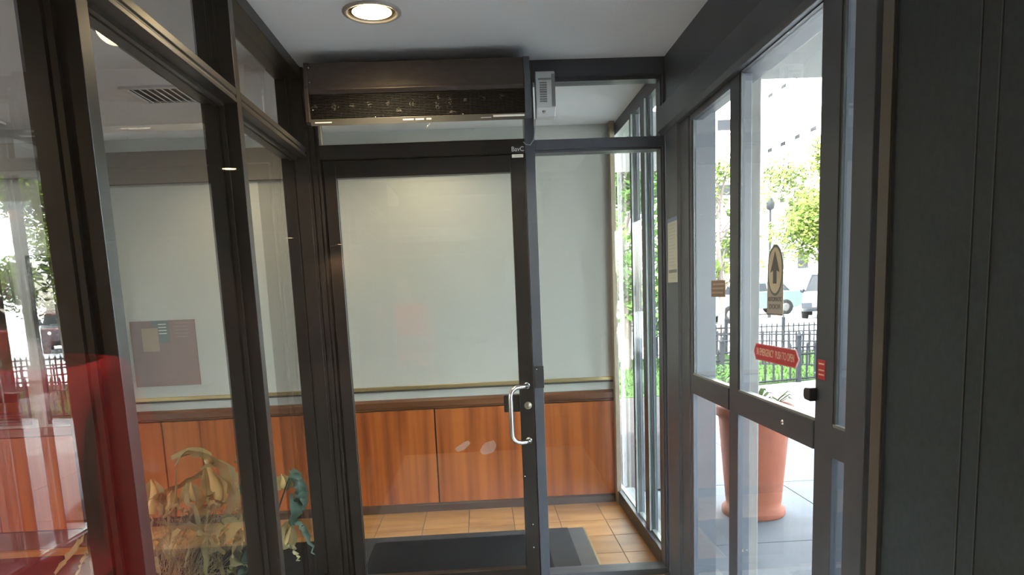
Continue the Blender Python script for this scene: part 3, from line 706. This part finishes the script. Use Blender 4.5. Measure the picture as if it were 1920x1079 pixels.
pb, ppb = framed(-3.16, -2.745, .785, 1.79, YJ-.0, 'dark framed poster with an orange block at the left edge of the photo')
box(-2.95, -2.80, YJ-.0106, YJ-.0102, .865, .925).build('printed_block', mat('orange_print', (.62, .30, .14), .6), ppb)
lines(ppb, -2.95, -2.80, .850, 3, .018, YJ-.0102, PTX, .005)
pc = thing('red_poster', (-2.05, YB, .949), 'dull red poster with a green corner block on the cream wall behind the storefront', 'poster')
box(-2.262, -1.850, YB-.012, YB-.001, .945, 1.372).build('board', mat('poster_maroon', (.17, .070, .058), .5), pc)
box(-2.125, -2.015, YB-.0135, YB-.012, 1.225, 1.372).build('green_block', mat('green_print', (.05, .085, .075), .5), pc)
box(-2.19, -2.085, YB-.015, YB-.0136, 1.175, 1.325).build('tan_block', mat('tan_block_print', (.30, .20, .13), .5), pc)
for k in range(4): box(-2.08, -2.03, YB-.0141, YB-.0135, 1.345-.02*k, 1.350-.02*k).build('print_line', WHITET, pc)
for k in range(5): box(-1.98, -1.89, YB-.0126, YB-.012, 1.350-.022*k, 1.354-.022*k).build('print_line', mat('pink_print', (.26, .16, .15), .5), pc)
# ---- dried corn arrangement behind the storefront
PB = Vector((-1.30, 2.85, 0))
cp = thing('dried_corn_arrangement', tuple(PB), 'bundle of dried corn stalks, pale ears and grasses standing behind the storefront glass', 'dried plant')
M().lathe([(.001, .004), (.15, .004), (.165, .02), (.18, .16), (.175, .30), (.16, .30), (.155, .27), (.001, .27)], (PB.x, PB.y, 0), 28).build('basket', mat('wicker', (.12, .07, .035), .8, bump=(60, .8)), cp)
def leafpx(pts, Y, w, mt, nm='leaf', dY=0):
    n = 14
    P = [at(a, b, Y+dY*i/(len(pts)-1)) for i, (a, b) in enumerate(pts)]
    # Catmull-Rom resample
    out = []
    for i in range(n+1):
        t = i/n*(len(P)-1); k = min(int(t), len(P)-2); u = t-k
        p0, p1, p2, p3 = P[max(k-1, 0)], P[k], P[k+1], P[min(k+2, len(P)-1)]
        out.append(.5*((2*p1)+(p2-p0)*u+(2*p0-5*p1+4*p2-p3)*u*u+(3*p1-p0-3*p2+p3)*u**3))
    ws = [w*rnd.uniform(.55, 1.1)*(math.sin(math.pi*(.12+.86*i/n))**.7)*(1 if i < n else .05) for i in range(n+1)]
    out = [p+Vector((rnd.gauss(0, .0035), rnd.gauss(0, .008), rnd.gauss(0, .0035))) for p in out]
    # leaf blades face the viewer side-on with their own twist
    d = (out[-1]-out[0]); side = Vector((-d.z, .35*abs(d.length)+.1, d.x))
    return M().ribbon(out, ws, side, .3).build(nm, mt, cp)
YP = 2.72
L = [
 ([(452, 985), (446, 930), (425, 880), (385, 850), (345, 852), (326, 876)], .026, OLIVE),
 ([(326, 860), (350, 847), (380, 852), (398, 868), (372, 878)], .020, OLIVE),
 ([(440, 935), (420, 900), (385, 888), (345, 905), (310, 920), (282, 917)], .016, OLIVE),
 ([(405, 868), (428, 885), (436, 915), (432, 950), (415, 975)], .028, OLIVE),
 ([(425, 938), (395, 950), (365, 970), (330, 995), (296, 1032), (284, 1050)], .028, OLIVE),
 ([(458, 905), (448, 870), (442, 856)], .014, OLIVE),
 ([(390, 1079), (385, 1020), (370, 960), (350, 930), (352, 905)], .024, OLIVE),
 ([(345, 1000), (360, 960), (395, 935), (425, 938)], .020, OLIVE),
 ([(330, 1010), (318, 965), (335, 940), (352, 948)], .022, HUSK),
 ([(420, 1040), (400, 1010), (360, 985), (325, 985), (290, 978)], .024, HUSK),
 ([(440, 1079), (445, 1040), (462, 1000), (470, 960)], .026, OLIVE),
 ([(468, 1028), (462, 1050), (455, 1070), (447, 1085)], .028, TEAL),
 ([(300, 1079), (292, 1040), (286, 1000), (280, 960)], .022, HUSK),
 ([(385, 1079), (395, 1040), (380, 1005), (372, 985)], .020, HUSK),
 ([(420, 1079), (412, 1030), (440, 990), (455, 965)], .022, OLIVE),
 ([(295, 940), (320, 950), (330, 930), (322, 912)], .014, HUSK),
 ([(100, 1079), (125, 1050), (150, 1020), (160, 1000)], .018, HUSK),
 ([(145, 1079), (158, 1050), (168, 1025)], .015, OLIVE),
 ([(540, 884), (556, 898), (562, 925), (555, 955), (546, 985)], .030, TEAL),
 ([(552, 890), (566, 912), (569, 945), (563, 962)], .018, TEAL),
 ([(545, 930), (550, 960), (548, 985), (543, 968)], .016, TEAL),
 ([(550, 975), (562, 985), (574, 1003), (590, 1042)], .014, TEAL),
 ([(540, 1020), (552, 1035), (562, 1052)], .008, OLIVE),
]
for i, (pts, w, mt) in enumerate(L):
    Y = YP+rnd.uniform(-.08, .10)
    leafpx(pts, Y, w, mt, dY=rnd.uniform(-.08, .08))
for k in range(30):
    bx, by = rnd.uniform(300, 465), rnd.uniform(945, 1079); a = rnd.uniform(-2.4, -.7); l = rnd.uniform(55, 125)
    m1 = (bx+l*.5*math.cos(a)+rnd.uniform(-8, 8), by+l*.6*math.sin(a)); e1 = (bx+l*1.1*math.cos(a)+rnd.uniform(-15, 15), by+l*.55*math.sin(a)+rnd.uniform(-14, 22))
    e1 = (min(e1[0], 472), e1[1]); m1 = (min(m1[0], 472), m1[1])
    leafpx([(bx, by), m1, e1], YP+rnd.uniform(-.12, .12), rnd.uniform(.013, .026), rnd.choice([OLIVE, OLIVE, HUSK]), dY=rnd.uniform(-.08, .08))
for (px, py), h, r_ in (((405, 905), .15, .030), ((290, 935), .13, .026), ((316, 945), .09, .018), ((360, 925), .07, .018), ((405, 1022), .07, .022), ((330, 1034), .05, .022), ((532, 905), .05, .015), ((540, 1005), .10, .014)):
    c = at(px, py, YP+.02)
    prof = [(.001, -h*.5), (r_*.7, -h*.42), (r_*.9, -h*.15), (r_*.62, h*.1), (r_*.33, h*.35), (.001, h*.58)]
    e_ = M().lathe(prof, (0, 0, 0), 14); bend = rnd.uniform(-.5, .5); tw = rnd.uniform(-.5, .5)
    e_.v = [(c.x+x+tw*z+bend*z*z/h, c.y+y, c.z+z+rnd.gauss(0, .0025)) for x, y, z in e_.v]
    e = e_.build('corn_ear', EARM, cp)
    for s_ in (-1, 1):
        M().ribbon([c+Vector((s_*r_*.6, -.01, -h*.5)), c+Vector((s_*r_*1.15, -.012, -h*.1)), c+Vector((s_*r_*.9, -.005, h*.3)), c+Vector((s_*r_*.2, 0, h*.58))], [.010, .022, .016, .001], (1, -.4*s_, 0), .3).build('husk', HUSK, e)
st_ = M()
for k in range(7):
    a = rnd.uniform(0, 6.28); b0 = PB+Vector((.07*math.cos(a), .07*math.sin(a), .2)); tip = at(rnd.uniform(300, 460), rnd.uniform(880, 1000), YP+rnd.uniform(-.1, .1))
    M().tube([b0, b0.lerp(tip, .5)+Vector((0, 0, .03)), tip], [.008, .006, .003], 6).build('stalk', HUSK, cp)
tp = [at(545, 890, YP), at(520, 960, YP), at(480, 1060, YP), PB+Vector((.05, 0, .25))]
M().tube(tp, [.003, .004, .005, .006], 6).build('stalk', TEAL, cp)
for k in range(150):
    tip = at(rnd.uniform(285, 470), rnd.uniform(930, 1079), YP+rnd.uniform(-.12, .12)); b0 = PB+Vector((rnd.uniform(-.1, .1), rnd.uniform(-.1, .1), .26))
    mid = b0.lerp(tip, .5)+Vector((rnd.uniform(-.05, .05), rnd.uniform(-.05, .05), rnd.uniform(0, .06)))
    st_.tube([b0, mid, tip], [.0012, .001, .0006], 3, False)
for k in range(60):
    c = at(rnd.uniform(300, 440), rnd.uniform(950, 1070), YP-.05); a = rnd.uniform(0, 6.28); l = rnd.uniform(.03, .09)
    st_.tube([c, c+Vector((math.cos(a)*l, rnd.uniform(-.02, .02), math.sin(a)*l))], .0008, 3, False)
stuff(st_.build('grass_wisps', STRAW, cp))

# ================================================================== THINGS OUTDOORS
# ---- terracotta planter
PC = Vector((1.682, 4.35, 0))
pt = thing('planter', tuple(PC), 'tall tapered terracotta planter on the pavement outside the sliding door', 'planter')
M().lathe([(.001, 0), (.186, 0), (.194, .012), (.194, .040), (.184, .052), (.166, .060), (.171, .10), (.214, .61), (.216, .635), (.234, .640), (.238, .690), (.230, .700), (.204, .700), (.200, .66), (.001, .655)], PC, 40).build('pot', TERRA, pt)
M().lathe([(.001, .668), (.196, .664)], PC, 24).build('soil', SOIL, pt)
for k in range(26):
    a = rnd.uniform(0, 6.28); r_ = rnd.uniform(.02, .16); b0 = PC+Vector((r_*math.cos(a), r_*math.sin(a), .665)); h = rnd.uniform(.05, .13) if math.cos(a) > -.4 else rnd.uniform(.12, .22)
    dd = Vector((math.cos(a), math.sin(a), 0))
    M().ribbon([b0, b0+dd*.03+Vector((0, 0, h*.6)), b0+dd*.08+Vector((0, 0, h)), b0+dd*.12+Vector((0, 0, h*.85))], [.006, .018, .016, .002], (-dd.y, dd.x, 0), .2).build('leaf', LEAF, pt)
# ---- iron fences
def fence(name_label, pts, h, spacing, post_every, finial=True):
    f = thing('iron_fence', (pts[0][0], pts[0][1], 0), name_label, 'fence')
    o = Vector(ORG[f.name]); pk = None; po = None
    for (xa, ya), (xb, yb2) in zip(pts[:-1], pts[1:]):
        a, b = Vector((xa, ya, 0)), Vector((xb, yb2, 0)); d = (b-a); L_ = d.length; d.normalize()
        for z in (.05, h*.72, h*.90):
            M().tube([a+Vector((0, 0, z)), b+Vector((0, 0, z))], .014, 4).build('rail', IRON, f)
        n = int(L_/spacing)
        for k in range(n+1):
            p = a+d*(k*spacing)
            if k % post_every == 0:
                if po is None:
                    po = M().box(-.028, .028, -.028, .028, -.02, h+.10).lathe([(.04, h+.10), (.042, h+.115), (.02, h+.13), (.026, h+.155), (.001, h+.18)], (0, 0, 0), 8).build('post', IRON, f, local=True); po.location = p-o
                else: share(po, 'post', f, p-o)
            else:
                if pk is None:
                    pk = M().box(-.011, .011, -.011, .011, .03, h*.97).lathe([(.016, h*.97), (.001, h+.03)], (0, 0, 0), 4).build('picket', IRON, f, local=True); pk.location = p-o
                else: share(pk, 'picket', f, p-o)
    return f
fence('low black iron fence nearest the pavement along the grass', [(2.6, 9.35), (3.3, 9.72), (8.3, 11.2)], .56, .145, 9)
fence('black iron fence in the middle between grass and street', [(3.3, 13.0), (4.7, 12.35), (6.6, 10.85)], .62, .11, 14)
fence('black iron fence farthest out, along the street behind the grass', [(3.6, 14.6), (6.1, 14.25), (10.5, 13.6)], .62, .10, 14)
# ---- shrubs
def shrub(c, r_, h, label, mt, n=260):
    t = thing('shrub', c, label, 'shrub'); c = Vector(c)
    fo = M()
    for _ in range(n):
        a = rnd.uniform(0, 6.28); q = r_*math.sqrt(rnd.random()); z = h*rnd.uniform(.15, 1); q *= (1.1-z/h*.6)
        p = c+Vector((q*math.cos(a), q*math.sin(a), z)); u = Vector((rnd.gauss(0, 1), rnd.gauss(0, 1), rnd.gauss(0, 1))).normalized(); v = u.orthogonal().normalized(); s_ = .028
        fo.add([p-u*s_, p-v*s_*.5, p+u*s_, p+v*s_*.5], [(0, 1, 2, 3)])
    stuff(fo.build('foliage', mt, t))
    for k in range(5):
        a = 6.28*k/5
        M().tube([c, c+Vector((.5*r_*math.cos(a), .5*r_*math.sin(a), h*.7))], [.01, .004], 5).build('stem', BARK, t)
    return t
shrub((3.05, 9.05, -.01), .28, .42, 'bright green low shrub in front of the fence seen past the column', GRASS)
# ---- trees
def tree(x, y, h, cr, label, mt, zb=.9, n=2600, ls=.11, group=None, trunk=.12):
    t = thing('tree', (x, y, -.02), label, 'tree', group); o = Vector((x, y, -.02))
    tr_ = M().tube([o, o+Vector((.05, 0, h*.25)), o+Vector((-.04, .05, h*.5)), o+Vector((0, 0, h*.8))], [trunk, trunk*.8, trunk*.6, trunk*.2], 8).build('trunk', BARK, t)
    blobs = []
    for k in range(16):
        a = rnd.uniform(0, 6.28); z = zb+(h-zb)*rnd.uniform(.12, .9); q = cr*rnd.uniform(.25, .75)*(1.15-.6*abs((z-zb)/(h-zb)-.4))
        c = o+Vector((q*math.cos(a), q*math.sin(a), z)); blobs.append((c, cr*rnd.uniform(.30, .48)))
        s0 = o+Vector((0, 0, max(h*.2, z-cr*.6)))
        M().tube([s0, s0.lerp(c, .55)+Vector((0, 0, .1)), c], [trunk*.4, trunk*.25, trunk*.08], 6).build('branch', BARK, t)
    fo = M()
    for _ in range(n):
        c, r_ = blobs[rnd.randrange(len(blobs))]
        d = Vector((rnd.gauss(0, 1), rnd.gauss(0, 1), rnd.gauss(0, .8))).normalized()*r_*(rnd.random()**.4)
        p = c+d; u = Vector((rnd.gauss(0, 1), rnd.gauss(0, 1), rnd.gauss(0, .7))).normalized(); v = u.orthogonal().normalized(); s_ = ls*rnd.uniform(.6, 1.2)
        fo.add([p-u*s_, p-v*s_*.45, p+u*s_, p+v*s_*.45], [(0, 1, 2, 3)])
    stuff(fo.build('foliage', mt, t))
    return t
tree(10.75, 22.0, 6.3, 2.05, 'sunlit yellow-green street tree behind the arrow sticker', LEAF, 1.4, 17000, .085)
tree(6.25, 18.5, 4.7, 1.15, 'slender leafy tree seen through the fixed leaf of the sliding door', LEAF, 1.3, 1700, .10, trunk=.10)
tree(2.55, 12.6, 4.6, 1.25, 'dense green tree outside the passage window by the beige trim', LEAF2, .5, 4200, .09, trunk=.10)
tree(3.9, 17.6, 5.4, 1.5, 'taller green tree standing behind the dense tree outside the passage window', LEAF2, .6, 2600, .12)
# ---- buildings across the street
def building(x0, x1, y0, y1, h, label, mt, cols, rows, side='y', wz=1.4, ww=1.0, wh=1.3, z0=3.2, step=3.1):
    t = thing('building', ((x0+x1)/2, y0, -.02), label, 'building')
    box(x0, x1, y0, y1, -.02, h).build('wall', mt, t)
    box(x0-.2, x1+.2, y0-.2, y1+.2, h, h+.4).build('parapet', mt, t)
    src = None; o = Vector(ORG[t.name])
    for r_ in range(rows):
        for c in range(cols):
            if side == 'y': p = Vector((x0+(x1-x0)*(c+.5)/cols, y0, z0+step*r_))
            else: p = Vector((x0, y0+(y1-y0)*(c+.5)/cols, z0+step*r_))
            if src is None:
                mm = M()
                if side == 'y': mm.box(-ww/2, ww/2, -.03, .03, 0, wh)
                else: mm.box(-.03, .03, -ww/2, ww/2, 0, wh)
                src = mm.build('window', WINDK, t, local=True); src.location = p-o
                ms = M()
                if side == 'y': ms.box(-ww/2-.1, ww/2+.1, -.12, .02, -.12, 0)
                else: ms.box(-.12, .02, -ww/2-.1, ww/2+.1, -.12, 0)
                sill_ = ms.build('window_sill', mt, t, local=True); sill_.location = p-o
            else: share(src, 'window', t, p-o); share(sill_, 'window_sill', t, p-o)
    return t
building(16.5, 30, 31, 52, 30, 'tall white apartment building rising behind the yellow-green tree', FACADE, 12, 8, 'x', ww=.55, wh=.24, z0=5.6, step=2.9)
building(13.5, 15.8, 33.5, 38, 4.6, 'low white house at the foot of the tall building behind the parked cars', FACADE, 2, 1, 'y', ww=.5, wh=.8, z0=2.0)
building(4.5, 12.6, 34, 44, 17, 'pale brick apartment block seen past the slender tree', FACADE2, 5, 5, 'y', ww=.9, wh=.5, z0=2.6, step=2.9)
building(-4, 3.6, 30, 40, 9, 'pale low block behind the trees outside the passage window', FACADE2, 5, 2, 'y')
# ---- street lamp
sp_ = thing('street_lamp', (11.9, 29.2, -.02), 'thin dark street lamp post left of the yellow-green tree', 'street lamp')
M().tube([(11.9, 29.2, -.02), (11.9, 29.2, 2.2), (11.9, 29.2, 4.3)], [.08, .06, .05], 8).build('pole', IRON, sp_)
M().lathe([(.06, 0), (.16, .06), (.18, .3), (.08, .45), (.01, .5)], (11.9, 29.2, 4.3), 10).build('lamp_head', IRON, sp_)
# ---- cars
RIMM = mat('alloy_rim', (.03, .03, .032), .5, .3)
def car(loc, rz, cname, c, label, suv=True, group=None):
    t = thing('car', loc, label, 'car', group, rz)
    P = carpaint(cname, c); L2 = 2.3; W = .92
    low = [(-2.28, .42), (-2.30, .62), (-2.20, .92), (-1.15, 1.04), (.9, 1.06), (2.15, 1.05), (2.28, .9), (2.30, .45), (1.9, .30), (-1.9, .28)]
    b = M().prism([(x, z) for x, z in low], 'y', -W, W).build('body', P, t, .05, True, True)
    roof_h = 1.68 if suv else 1.42
    tail = 2.05 if suv else 1.7
    vs = []
    for x, z, w in ((-1.15, 1.03, .84), (tail, 1.05, .84), (tail-.28, roof_h-.04, .66), (-.28, roof_h, .66)):
        vs += [(x, -w, z), (x, w, z)]
    M().add(vs, [(0, 2, 4, 6), (1, 7, 5, 3), (0, 1, 3, 2), (2, 3, 5, 4), (4, 5, 7, 6), (6, 7, 1, 0)]).build('cabin_glass', CARGLASS, t, 0, True, True)
    M().prism([(-.34, roof_h-.02), (tail-.22, roof_h-.06), (tail-.3, roof_h+.02), (-.2, roof_h+.04)], 'y', -.69, .69).build('roof_panel', P, t, .02, True, True)
    for s_ in (-1, 1):
        for x in (-.28, .62, tail-.35):
            z0_, z1_ = 1.04, roof_h
            M().tube([(x+(-.85 if x < 0 else .02 if x < 1 else .32), s_*.85, z0_), (x, s_*.67, z1_)], .035, 6).build('pillar', P, t, 0, True)
        M().lathe([(.001, -.02), (.05, -.02), (.06, .02)], (-2.27, s_*.66, .74), 12, 'x').build('headlight', WHITEP, t, 0, True)
        box(2.25, 2.31, s_*.75-.1, s_*.75+.1, .75, .95).build('tail_light', RED, t, 0, True)
        M().lathe([(.001, -.05), (.10, -.05), (.08, .04), (.001, .05)], (-.8, s_*.98, 1.08), 8, 'x').build('mirror', P, t, 0, True)
        for x in (-1.45, 1.42):
            w_ = M().lathe([(.19, -.11), (.30, -.12), (.345, -.08), (.345, .08), (.30, .12), (.19, .11)], (x, s_*.83, .33), 20, 'y').build('wheel', TYRE, t, 0, True)
            M().lathe([(.001, s_*.10), (.06, s_*.11), (.19, s_*.10), (.20, s_*.06)], (x, s_*.83, .33), 16, 'y').build('rim', RIMM, t, 0, True, True)
    box(-2.33, -2.27, -.55, .55, .45, .62).build('grille', BLACKP, t, 0, True)
    return t
car((14.0, 28.3, -.02), R(62), 'dark_grey', (.008, .011, .016), 'dark grey sport utility car parked on the street right of the arrow sticker')
car((12.2, 32.5, -.02), 0, 'pale_green', (.035, .055, .050), 'pale green sedan parked behind the dark sport utility car', False)
car((7.8, 27.0, -.02), 0, 'silver', (.04, .045, .05), 'silver car on the street seen through the fixed leaf', False)
car((4.6, 24.5, -.02), 0, 'white', (.10, .10, .105), 'white car on the street outside the passage window', False)
# ---- behind the left dining room: what its picture glass mirrors
tree(-11.0, -8.6, 6.0, 1.9, 'green tree outside the rear dining room window, left', LEAF, 1.3, 2200, .13)
tree(-6.3, -9.6, 6.2, 1.9, 'green tree outside the rear dining room window, right', LEAF, 1.3, 2200, .13)
car((-12.2, -11.4, -.02), R(8), 'red', (.45, .02, .03), 'red car parked outside the rear dining room window', False)
fence('black iron fence outside the rear dining room window', [(-14.5, -6.2), (-5.6, -6.2)], .75, .14, 14)

# ================================================================== PERSON (mirrored in the front pane)
def person(loc, label):
    t = thing('person', loc, label, 'person'); o = Vector(loc)
    def skin(name, joints, edges, mt, sub=2, parent=t):
        me = bpy.data.meshes.new(name); me.from_pydata([j[0] for j in joints], edges, []); me.materials.append(mt)
        ob = bpy.data.objects.new(name, me); COL.objects.link(ob); ob.parent = parent; ORG[ob.name] = ORG[t.name]
        md = ob.modifiers.new('skin', 'SKIN'); md.use_smooth_shade = True
        for i, j in enumerate(joints):
            sv = me.skin_vertices[0].data[i]; r_ = j[1]; sv.radius = r_ if isinstance(r_, tuple) else (r_, r_); sv.use_root = (i == 0)
        sb = ob.modifiers.new('sub', 'SUBSURF'); sb.levels = sub; sb.render_levels = sub
        return ob
    # body: pelvis, spine, neck, head, arms (right one raised towards the camera), legs
    J = [((0, 0, .90), (.15, .11)), ((0, .01, 1.08), (.14, .10)), ((0, 0, 1.24), (.155, .105)), ((0, -.01, 1.34), (.10, .08)), ((0, 0, 1.42), .055), ((0, .02, 1.50), .06),
         ((-.16, -.01, 1.325), .062), ((-.23, -.02, 1.06), .046), ((-.22, .08, .84), .034), ((-.22, .10, .78), .03),
         ((.16, -.01, 1.325), .062), ((.215, -.01, 1.06), .046), ((.225, .08, .84), .034), ((.23, .10, .78), .03),
         ((-.10, 0, .82), .095), ((-.11, .01, .47), .062), ((-.12, -.02, .09), .042), ((-.13, .10, .035), .035),
         ((.10, 0, .82), .095), ((.11, .01, .47), .062), ((.12, -.02, .09), .042), ((.13, .10, .035), .035)]
    E_ = [(0, 1), (1, 2), (2, 3), (3, 4), (4, 5), (2, 6), (6, 7), (7, 8), (8, 9), (2, 10), (10, 11), (11, 12), (12, 13), (0, 14), (14, 15), (15, 16), (16, 17), (0, 18), (18, 19), (19, 20), (20, 21)]
    skin('body', J, E_, SKIN)
    sh = [((0, 0, .93), (.185, .135)), ((0, .01, 1.08), (.18, .13)), ((0, 0, 1.24), (.185, .125)), ((0, -.01, 1.345), (.115, .09)), ((0, 0, 1.395), (.066, .066)),
          ((-.165, -.01, 1.33), .075), ((-.23, -.02, 1.06), .062), ((.165, -.01, 1.33), .075), ((.215, -.01, 1.06), .075), ((0, 0, .86), (.165, .125)), ((-.222, .07, .86), .048), ((.226, .07, .86), .055)]
    skin('shirt', sh, [(0, 1), (1, 2), (2, 3), (3, 4), (2, 5), (5, 6), (2, 7), (7, 8), (0, 9), (6, 10), (8, 11)], SHIRT)
    tr_ = [((0, 0, .90), (.158, .118)), ((-.10, 0, .80), .105), ((-.11, .01, .47), .078), ((-.12, -.02, .11), .062), ((.10, 0, .80), .105), ((.11, .01, .47), .078), ((.12, -.02, .11), .062)]
    skin('trousers', tr_, [(0, 1), (1, 2), (2, 3), (0, 4), (4, 5), (5, 6)], DENIM)
    hd_ = M()
    prof = [(.001, -.125), (.045, -.115), (.062, -.085), (.073, -.03), (.078, .03), (.072, .075), (.045, .105), (.001, .118)]
    h = M().lathe([(r_*1.0, z) for r_, z in prof], (0, .015, 1.575), 20)
    h.v = [(x, .015+(y-.015)*1.22, z) for x, y, z in h.v]
    ho = h.build('head', SKIN, t, local=True)
    M().tube([(0, .105, 1.60), (0, .128, 1.565), (0, .112, 1.555)], [.008, .014, .010], 8).build('nose', SKIN, ho, local=True)
    for s_ in (-1, 1):
        M().lathe([(.001, 0), (.011, -.004), (.001, -.012)], (s_*.03, .112, 1.59), 10, 'y').build('eye', WHITEP, ho, local=True)
        M().lathe([(.001, -.012), (.022, -.004), (.026, .006), (.001, .01)], (s_*.080, .01, 1.575), 10, 'x').build('ear', SKIN, ho, local=True)
    M().tube([(-.022, .098, 1.522), (0, .108, 1.520), (.022, .098, 1.522)], [.004, .006, .004], 6).build('mouth', mat('lips', (.35, .12, .10), .5), ho, local=True)
    hr = M().lathe([(.081, -.02), (.086, .03), (.080, .08), (.052, .115), (.001, .130)], (0, 0, 1.578), 20)
    hr.v = [(x, y*1.25+.002-(.012 if z < 1.60 else 0), z) for x, y, z in hr.v]
    hr.build('hair', HAIR, t, local=True)
    for s_, c, dr in ((-1, Vector((-.22, .105, .77)), Vector((0, .1, -1))), (1, Vector((.23, .105, .77)), Vector((0, .1, -1)))):
        dr.normalize(); sd = Vector((0, 1, .1)).cross(dr).normalized() if abs(dr.y) < .5 else Vector((1, 0, 0))
        hn = skin('hand', [(tuple(c-dr*.01), (.030, .018)), (tuple(c+dr*.075), (.036, .016))], [(0, 1)], SKIN, 1)
        nrm = dr.cross(sd)
        for k, (off, ln) in enumerate(((-.027, .070), (-.009, .078), (.009, .074), (.027, .058))):
            b0 = c+dr*.07+sd*off
            skin('finger', [(tuple(b0), .0095), (tuple(b0+dr*ln*.5), .0085), (tuple(b0+dr*ln*.8+nrm*.016), .0075), (tuple(b0+dr*ln*.9+nrm*.032), .006)], [(0, 1), (1, 2), (2, 3)], SKIN, 1, hn)
        b0 = c+dr*.015-sd*.03
        skin('thumb', [(tuple(b0), .011), (tuple(b0-sd*.028+dr*.03), .010), (tuple(b0-sd*.034+dr*.062+nrm*.01), .008)], [(0, 1), (1, 2)], SKIN, 1, hn)
    for s_ in (-1, 1):
        sh_ = M().prism([(-.09, .0), (.17, .0), (.175, .03), (.10, .055), (.03, .10), (-.07, .11), (-.095, .05)], 'x', s_*.125-.045, s_*.125+.045)
        sh_.build('shoe', BLACKP, t, .015, True, True)
    return t
person((-.73, -.36, 0), 'person in a red long-sleeved shirt and dark trousers standing behind the front pane')
